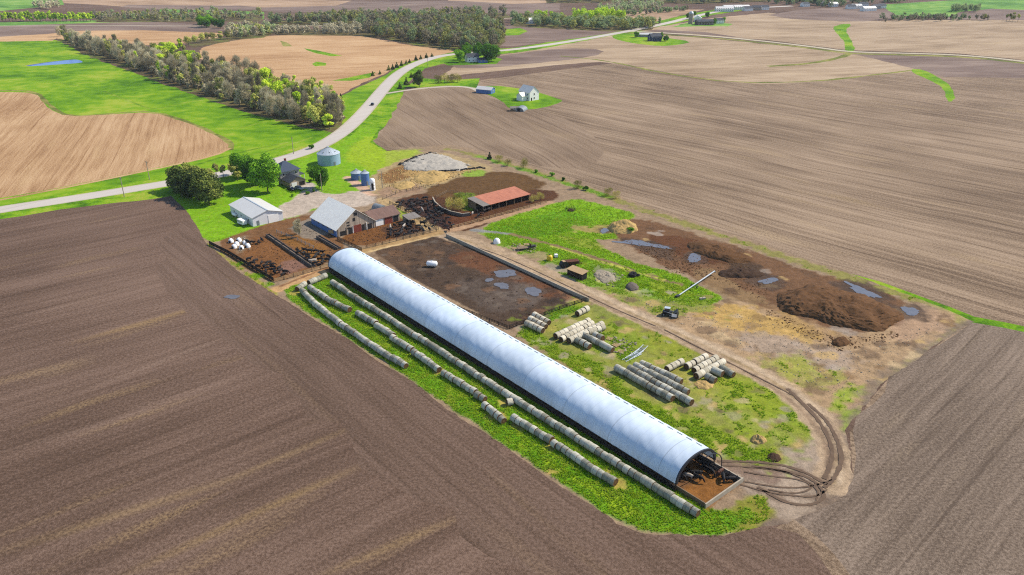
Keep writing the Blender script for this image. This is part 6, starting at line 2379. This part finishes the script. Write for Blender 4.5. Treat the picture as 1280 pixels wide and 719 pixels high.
# willow brush beside the red roofed shed, straw corner and along the field edge
for x, y, s_ in ((566, 262, 1.1), (576, 264, 1.2), (586, 258, .9), (572, 254, .9)):
    tree(P(x, y), 'olive', 'olive willow brush inside the curved wall by the red roofed shed', 'willow brush by the red roofed shed', s_ * .95)
for x, y, s_ in ((668, 252, .7), (676, 250, .6)):
    tree(P(x, y), 'olive', 'grey green brush at the end of the red roofed shed', 'brush at the shed end', s_)
for x, y, s_, k in ((612, 199, .7, 'cedar'), (624, 203, .8, 'olive'), (634, 207, .7, 'olive'), (654, 210, .9, 'olive'), (670, 216, .6, 'shrub'), (690, 220, .7, 'shrub'),
                    (704, 226, .6, 'shrub'), (722, 236, .9, 'olive'), (732, 238, .7, 'shrub'), (760, 245, .8, 'olive'), (770, 248, .7, 'olive')):
    tree(P(x, y), k, {'cedar': 'small dark cedar at the field edge above the red roofed shed', 'olive': 'scraggly olive bush on the edge of the big plowed field', 'shrub': 'low green shrub on the edge of the big plowed field'}[k],
         None if k == 'cedar' else k + ' bushes along the field edge', s_)
tree(P(789, 290), 'shrub', 'bright shrub beside the old straw heap', None, .8)
for x, y in ((371, 293), (375, 297)):
    tree(P(x, y), 'bare', 'thin leafless sapling growing in the upper orange lot', 'saplings in the orange lot', .3, None, .42)
# highway line
for i, (x, y, s_) in enumerate(((486, 88, .9), (491, 87, 1), (496, 84.5, 1.1), (502, 82.5, 1), (508, 80.5, .9), (512, 78.5, .8), (520, 75.5, 1.0), (526, 74, .9), (533, 72.5, 1), (540, 71, .8), (475, 93, .8), (466, 95, .9))):
    tree(T(x, y), 'cedar', 'small dark cedar in the row along the highway curve', 'cedars along the highway curve', s_ * .9)
tree(T(524, 109), 'dark', 'dark round conifer beside the lane to the white farmhouse', None, 1.15, 0)
tree(T(508, 106), 'cedar', 'dark cedar bush close to the highway at the lane mouth', None, 1.2)
tree(T(500, 111), 'cedar', 'smallest dark cedar at the lane mouth', None, .9)
tree(T(514, 97), 'cedar', 'dark cedar a little apart above the lane mouth', None, .8)
for x, y, s_ in ((548, 104, 1.3), (556, 104, 1.5), (564, 103, 1.4), (572, 103, 1.2)):
    tree(T(x, y), 'olive', 'brownish bush in the clump above the farm lane', 'bushes above the farm lane', s_)
tree(T(426, 123), 'cedar', 'lone dark cedar at the edge of the golden stubble', None, .7)
for x, y, s_ in ((574, 78, .8), (580, 75, .7), (614, 77, 1.15), (609, 78, 1.0), (598, 73, .9), (584, 71, .8)):
    tree(T(x, y), 'green', 'dark green tree round the white house at the highway bend', 'trees round the house at the bend', s_)
for x, y in ((826, 50), (832, 52), (795, 47), (868, 20), (860, 24), (884, 22), (893, 31), (904, 29)):
    tree(T(x, y), 'green', 'small dark tree beside a far farmstead along the highway', 'trees at the far farmsteads', .5)

# the creek belt
BELT = [(72, 49), (90, 56), (104, 63), (122, 70), (150, 80), (185, 92), (225, 108), (262, 120), (300, 133), (340, 146), (380, 156), (418, 164)]


def along(line, t):
    seg = [math.dist(a, b) for a, b in zip(line, line[1:])]
    d = t * sum(seg)
    for (a, b), s_ in zip(zip(line, line[1:]), seg):
        if d <= s_:
            return (a[0] + (b[0] - a[0]) * d / s_, a[1] + (b[1] - a[1]) * d / s_)
        d -= s_
    return line[-1]


DEPTH = [(72, 4), (110, 10), (150, 16), (225, 30), (300, 38), (380, 36), (420, 20)]
taken = []
for _ in range(5000):
    if len(taken) >= 250:
        break
    x, y = along(BELT, random.random() ** .8)
    dp = np.interp(x, [d[0] for d in DEPTH], [d[1] for d in DEPTH])
    f = random.random()
    px, py = x + f * dp * .55, y - f * dp
    q = T(px, py)
    if any((q.x - a.x) ** 2 + (q.y - a.y) ** 2 < 4.3 ** 2 for a in taken):
        continue
    taken.append(q)
    limey = 330 < px < 400 and f > .35 or 195 < px < 245 and f > .6
    k = random.choices(('bare', 'bud', 'lime'), (.2, .3, .5) if limey else (.56, .36, .08))[0]
    tree(q, k, {'bare': 'grey brown leafless tree', 'bud': 'tree in pale olive bud', 'lime': 'yellow green spring tree'}[k] + ' in the wooded creek belt along the pasture',
         k + ' trees of the creek belt', random.uniform(.62, 1.1), None, random.uniform(.7, 1.15))
for x, y in ((196, 71), (204, 68), (212, 67), (218, 70), (226, 66), (208, 74), (236, 80), (240, 84), (216, 76)):
    tree(T(x, y), 'lime', 'bright yellow green tree in the group behind the creek belt', 'bright trees behind the creek belt', .95)
for x, y in ((236, 57), (244, 55), (252, 53), (260, 51), (268, 51), (276, 50), (284, 49), (226, 59)):
    tree(T(x, y), 'bud', 'greenish tree in the hedgerow at the head of the golden stubble', 'trees of the stubble hedgerow', .75)
for x in np.arange(4, 118, 4.2):
    tree(T(x + random.uniform(-1, 1), 27.2 + random.uniform(-1.2, .3)), 'poplar', 'tall yellow green tree in the dense row beyond the far plowed strip', 'tall row beyond the far plowed strip', random.uniform(.9, 1.15))
for x, y in ((254, 31), (262, 33), (252, 34), (258, 35), (268, 34), (276, 36)):
    tree(T(x, y), 'green', 'rounded green tree near the dark roof in the far hedgerow', 'green trees in the far hedgerow', .9)
for x, y in ((1230, 26), (1262, 26), (1258, 26), (1266, 26.4), (1272, 27)):
    tree(T(x, y), 'bud', 'lone tree on the far skyline stubble', 'trees on the far stubble', .8)


# ------------------------------------------------------------------ far woods: each reads as one mass
def wood(name, label, pts, n, hts, mats, leafn=90, leaf=1.5, seed=5, world_gap=0):
    rng = np.random.default_rng(seed)
    rnd = random.Random(seed)
    xs, ys = [p[0] for p in pts], [p[1] for p in pts]
    groups = {m: [] for m in mats}
    k = 0
    for _ in range(n * 30):
        if k >= n:
            break
        x, y = rnd.uniform(min(xs), max(xs)), rnd.uniform(min(ys), max(ys))
        if not inpoly(x, y, pts):
            continue
        q = T(x, y)
        h = rnd.uniform(*hts)
        v, _ = crown_verts(rng, h, h * rnd.uniform(.3, .4), int(leafn * 1.9), leaf * .72, .06, 14)
        groups[rnd.choices(list(mats), list(mats.values()))[0]].append(v + np.array([q.x, q.y, q.z]))
        k += 1
    me_v, mi = [], []
    ml = list(mats)
    for i, m_ in enumerate(ml):
        if groups[m_]:
            v = np.concatenate(groups[m_])
            me_v.append(v)
            mi.append(np.full(len(v) // 4, i))
    v = np.concatenate(me_v)
    me = npmesh(name, v, np.arange(len(v)).reshape(-1, 4), None)
    for m_ in ml:
        me.materials.append(LFM[m_])
    me.polygons.foreach_set('material_index', np.concatenate(mi).astype(np.int32))
    tag(link(name, me), label, 'wood', None, 'stuff')


MIX = {'bare': .4, 'bud': .35, 'far': .25}
wood('far_wood', 'dense grey green wood behind the golden stubble', [(446, 34), (520, 32), (600, 27), (626, 30), (630, 52), (616, 62), (585, 66), (560, 60), (522, 57), (482, 48), (450, 44)], 330, (12, 18), MIX, 130, 1.6)
wood('far_wood', 'grey brown wood strip behind the far lane', [(345, 38), (450, 36), (450, 44), (345, 43)], 90, (7, 11), {'bare': 1}, 90, 1.5, 6)
wood('far_wood', 'wood on the far side of the pale lane', [(330, 27), (420, 22), (540, 19), (630, 17), (640, 22), (580, 27), (470, 31), (335, 31)], 260, (10, 15), MIX, 90, 1.7, 7)
wood('far_wood', 'thick hedge of grey trees ending at the stubble', [(284, 38), (330, 36), (346, 40), (330, 46), (284, 50)], 60, (10, 14), MIX, 110, 1.6, 8)
wood('far_wood', 'grey hedgerow trees in the far valley', [(118, 21), (240, 16), (330, 18), (326, 26), (240, 27), (120, 27)], 170, (7, 12), MIX, 70, 1.6, 9)
wood('far_wood', 'wood with bright tops beside the highway', [(640, 24), (700, 27), (740, 29), (830, 30), (812, 37), (760, 38.5), (690, 35), (640, 32)], 190, (9, 14), {'far': .6, 'bud': .4}, 110, 1.5, 10)
wood('far_wood', 'bright yellow green grove in the far wood', [(716, 24), (760, 23), (780, 27), (740, 29), (716, 28)], 40, (14, 18), {'lime': 1}, 120, 1.6, 11)
wood('far_wood', 'yellowish low grove on the far lane', [(656, 19), (700, 20), (704, 23), (660, 22)], 30, (6, 9), {'lime': 1}, 70, 1.5, 12)
wood('far_wood', 'dark blue green wood on the horizon ridge', [(684, 4), (780, 3), (880, 5), (960, 2), (960, -6), (680, -6)], 330, (14, 20), {'far': .8, 'bare': .2}, 60, 2.4, 13)
wood('far_wood', 'grey wood on the slope under the ridge', [(740, 12), (800, 6), (830, 8), (820, 14), (760, 19)], 100, (9, 13), {'far': .6, 'bare': .4}, 70, 1.8, 14)
wood('far_wood', 'hedge line on the slope under the ridge', [(780, 18), (860, 12), (862, 13.2), (790, 20)], 60, (5, 8), {'far': .8, 'bare': .2}, 60, 1.6, 15)
wood('far_wood', 'dark trees of the distant village', [(960, 5), (1010, 8), (1036, 10), (1046, 8), (1060, 8), (1100, 4), (1060, -4), (960, -4)], 170, (9, 14), {'far': .7, 'dark': .3}, 70, 1.8, 16)
wood('far_wood', 'dark hedge behind the broad stubble', [(1100, 24), (1150, 23), (1240, 25), (1240, 26.5), (1140, 27), (1104, 27.5)], 60, (6, 10), {'far': .7, 'bare': .3}, 70, 1.5, 17)
wood('far_wood', 'dark row of trees in the far green pasture', [(1190, 13), (1224, 12.5), (1224, 15.5), (1190, 15.5)], 40, (8, 12), {'far': 1}, 70, 1.7, 18)
wood('far_wood', 'grove of blue green trees above the village', [(1104, 1), (1134, 0), (1134, 3), (1104, 4)], 34, (9, 12), {'far': 1}, 60, 1.9, 19)
wood('far_wood', 'grey scrub at the start of the pasture creek', [(40, 8), (75, 3), (76, 10), (60, 13)], 30, (9, 13), {'bare': .7, 'far': .3}, 70, 1.8, 20)
wood('far_wood', 'dense undergrowth of the creek belt', [(74, 50), (104, 64), (150, 80), (225, 107), (300, 131), (380, 154), (414, 160), (430, 150), (404, 132), (330, 112), (256, 88), (180, 76), (120, 62), (90, 50)], 520, (3.5, 7), {'bare': .8, 'bud': .2}, 60, 1.3, 21)


# ------------------------------------------------------------------ tall grass
def tall_grass():
    rng = np.random.default_rng(3)
    ok = np.where(YG > .3)[0]
    d = np.hypot(YX[ok], YY[ok])
    w_ = np.clip(1.6 - d / 260, .15, 1)
    idx = rng.choice(ok, 90000, p=w_ / w_.sum())
    x = YX[idx] + rng.uniform(-.4, .4, len(idx))
    y = YY[idx] + rng.uniform(-.4, .4, len(idx))
    keep = fbm(x / 2.2, y / 2.2, 41) + .95 * (YG[idx] - .8) > .36
    # none on the mown lawn
    uv = (x - ORG.x) * UX + (y - ORG.y) * UY
    keep &= uv > -212
    x, y = x[keep], y[keep]
    n = len(x)
    V_ = []
    for k in range(3):
        a = rng.uniform(0, 6.28, n)
        hh = rng.uniform(.15, .55, n) * (.6 + .8 * fbm(x / 5, y / 5, 77))
        ww = rng.uniform(.06, .16, n)
        ln = rng.uniform(-.28, .28, (n, 2))
        p0 = np.stack([x - np.cos(a) * ww, y - np.sin(a) * ww, np.zeros(n)], 1)
        p1 = np.stack([x + np.cos(a) * ww, y + np.sin(a) * ww, np.zeros(n)], 1)
        p2 = np.stack([x + ln[:, 0], y + ln[:, 1], hh], 1)
        V_.append(np.stack([p0, p1, p2], 1).reshape(-1, 3))
    v = np.concatenate(V_)
    s = NT('tall_grass_blade')
    p = s.pos()
    nn = s.noise(p, .3, 3, .7)
    n2 = s.noise(p, 1.7, 2, .7)
    vv = s.math('ADD', s.math('MULTIPLY', nn, .8), s.math('MULTIPLY', n2, .4))
    c = s.ramp(s.math('SUBTRACT', vv, .1), [(.2, C(96, 140, 24, 1.7)), (.42, C(134, 174, 32, 1.7)), (.6, C(166, 190, 50, 1.7)), (.8, C(204, 190, 110, 1.6))])
    m_ = s.out(c)
    tb = s.n('ShaderNodeBsdfTranslucent', Color=c)
    mx = s.n('ShaderNodeMixShader', i0=.35)
    s.t.links.new(s.b.outputs[0], mx.inputs[1])
    s.t.links.new(tb.outputs[0], mx.inputs[2])
    s.t.links.new(mx.outputs[0], s.t.nodes['Material Output'].inputs['Surface'])
    tag(link('tall_grass', npmesh('tall_grass', v, np.arange(len(v)).reshape(-1, 3), m_)), 'long uncut grass between the bale rows and in the meadow', 'grass', None, 'stuff')


tall_grass()

# ------------------------------------------------------------------ light
SUN_EL, SUN_AZ = R(45), R(20)          # azimuth: from +X towards +Y
sv = Vector((math.cos(SUN_EL) * math.cos(SUN_AZ), math.cos(SUN_EL) * math.sin(SUN_AZ), math.sin(SUN_EL)))
sl = bpy.data.lights.new('sun', 'SUN')
sl.energy = 4.6
sl.angle = R(.6)
sl.color = (1, .93, .82)
so = bpy.data.objects.new('sun', sl)
COL.objects.link(so)
so.rotation_euler = sv.to_track_quat('Z', 'Y').to_euler()
so.location = sv * 500
wd = bpy.data.worlds.new('World')
scene.world = wd
wd.use_nodes = True
nt = wd.node_tree
sky = nt.nodes.new('ShaderNodeTexSky')
sky.sky_type = 'NISHITA'
sky.sun_disc = False
sky.sun_elevation = SUN_EL
sky.sun_rotation = R(90) - SUN_AZ
sky.air_density = 1.0
sky.dust_density = .2
sky.ozone_density = 3.0
nt.links.new(sky.outputs[0], nt.nodes['Background'].inputs[0])
nt.nodes['Background'].inputs[1].default_value = .15

m = bpy.data.materials.new('haze_air')
m.use_nodes = True
nt_ = m.node_tree
nt_.nodes.remove(nt_.nodes['Principled BSDF'])
pv = nt_.nodes.new('ShaderNodeVolumePrincipled')
pv.inputs['Color'].default_value = (.86, .92, 1, 1)
pv.inputs['Density'].default_value = .00004
nt_.links.new(pv.outputs[0], nt_.nodes['Material Output'].inputs['Volume'])
b = MB()
b.box((0, 1500, 47), (12600, 14400, 124))
hz_ = b.build('haze', m)
tag(hz_, 'thin pale haze over the far fields', 'haze', None, 'stuff')

# ------------------------------------------------------------------ camera
cam = bpy.data.cameras.new('camera')
cam.sensor_width = 36
cam.lens = 36 * FPX / 1280
cam.clip_start = 1
cam.clip_end = 20000
co = bpy.data.objects.new('camera', cam)
COL.objects.link(co)
co.location = (0, 0, CAM_H)
co.rotation_euler = (math.pi / 2 - PITCH, 0, 0)
scene.camera = co

scene.view_settings.view_transform = 'Standard'
scene.view_settings.look = 'None'
scene.view_settings.exposure = 0.6
scene.view_settings.gamma = 1
scene.cycles.max_bounces = 5
scene.cycles.diffuse_bounces = 2
scene.cycles.glossy_bounces = 2
scene.cycles.transmission_bounces = 2
scene.cycles.use_denoising = False
scene.cycles.use_adaptive_sampling = False
scene.cycles.denoiser = 'OPENIMAGEDENOISE'
scene.cycles.denoising_input_passes = 'RGB_ALBEDO_NORMAL'
scene.cycles.filter_width = 1.15
print('bales', NB, 'trees', NTREE, 'objects', len(COL.objects))
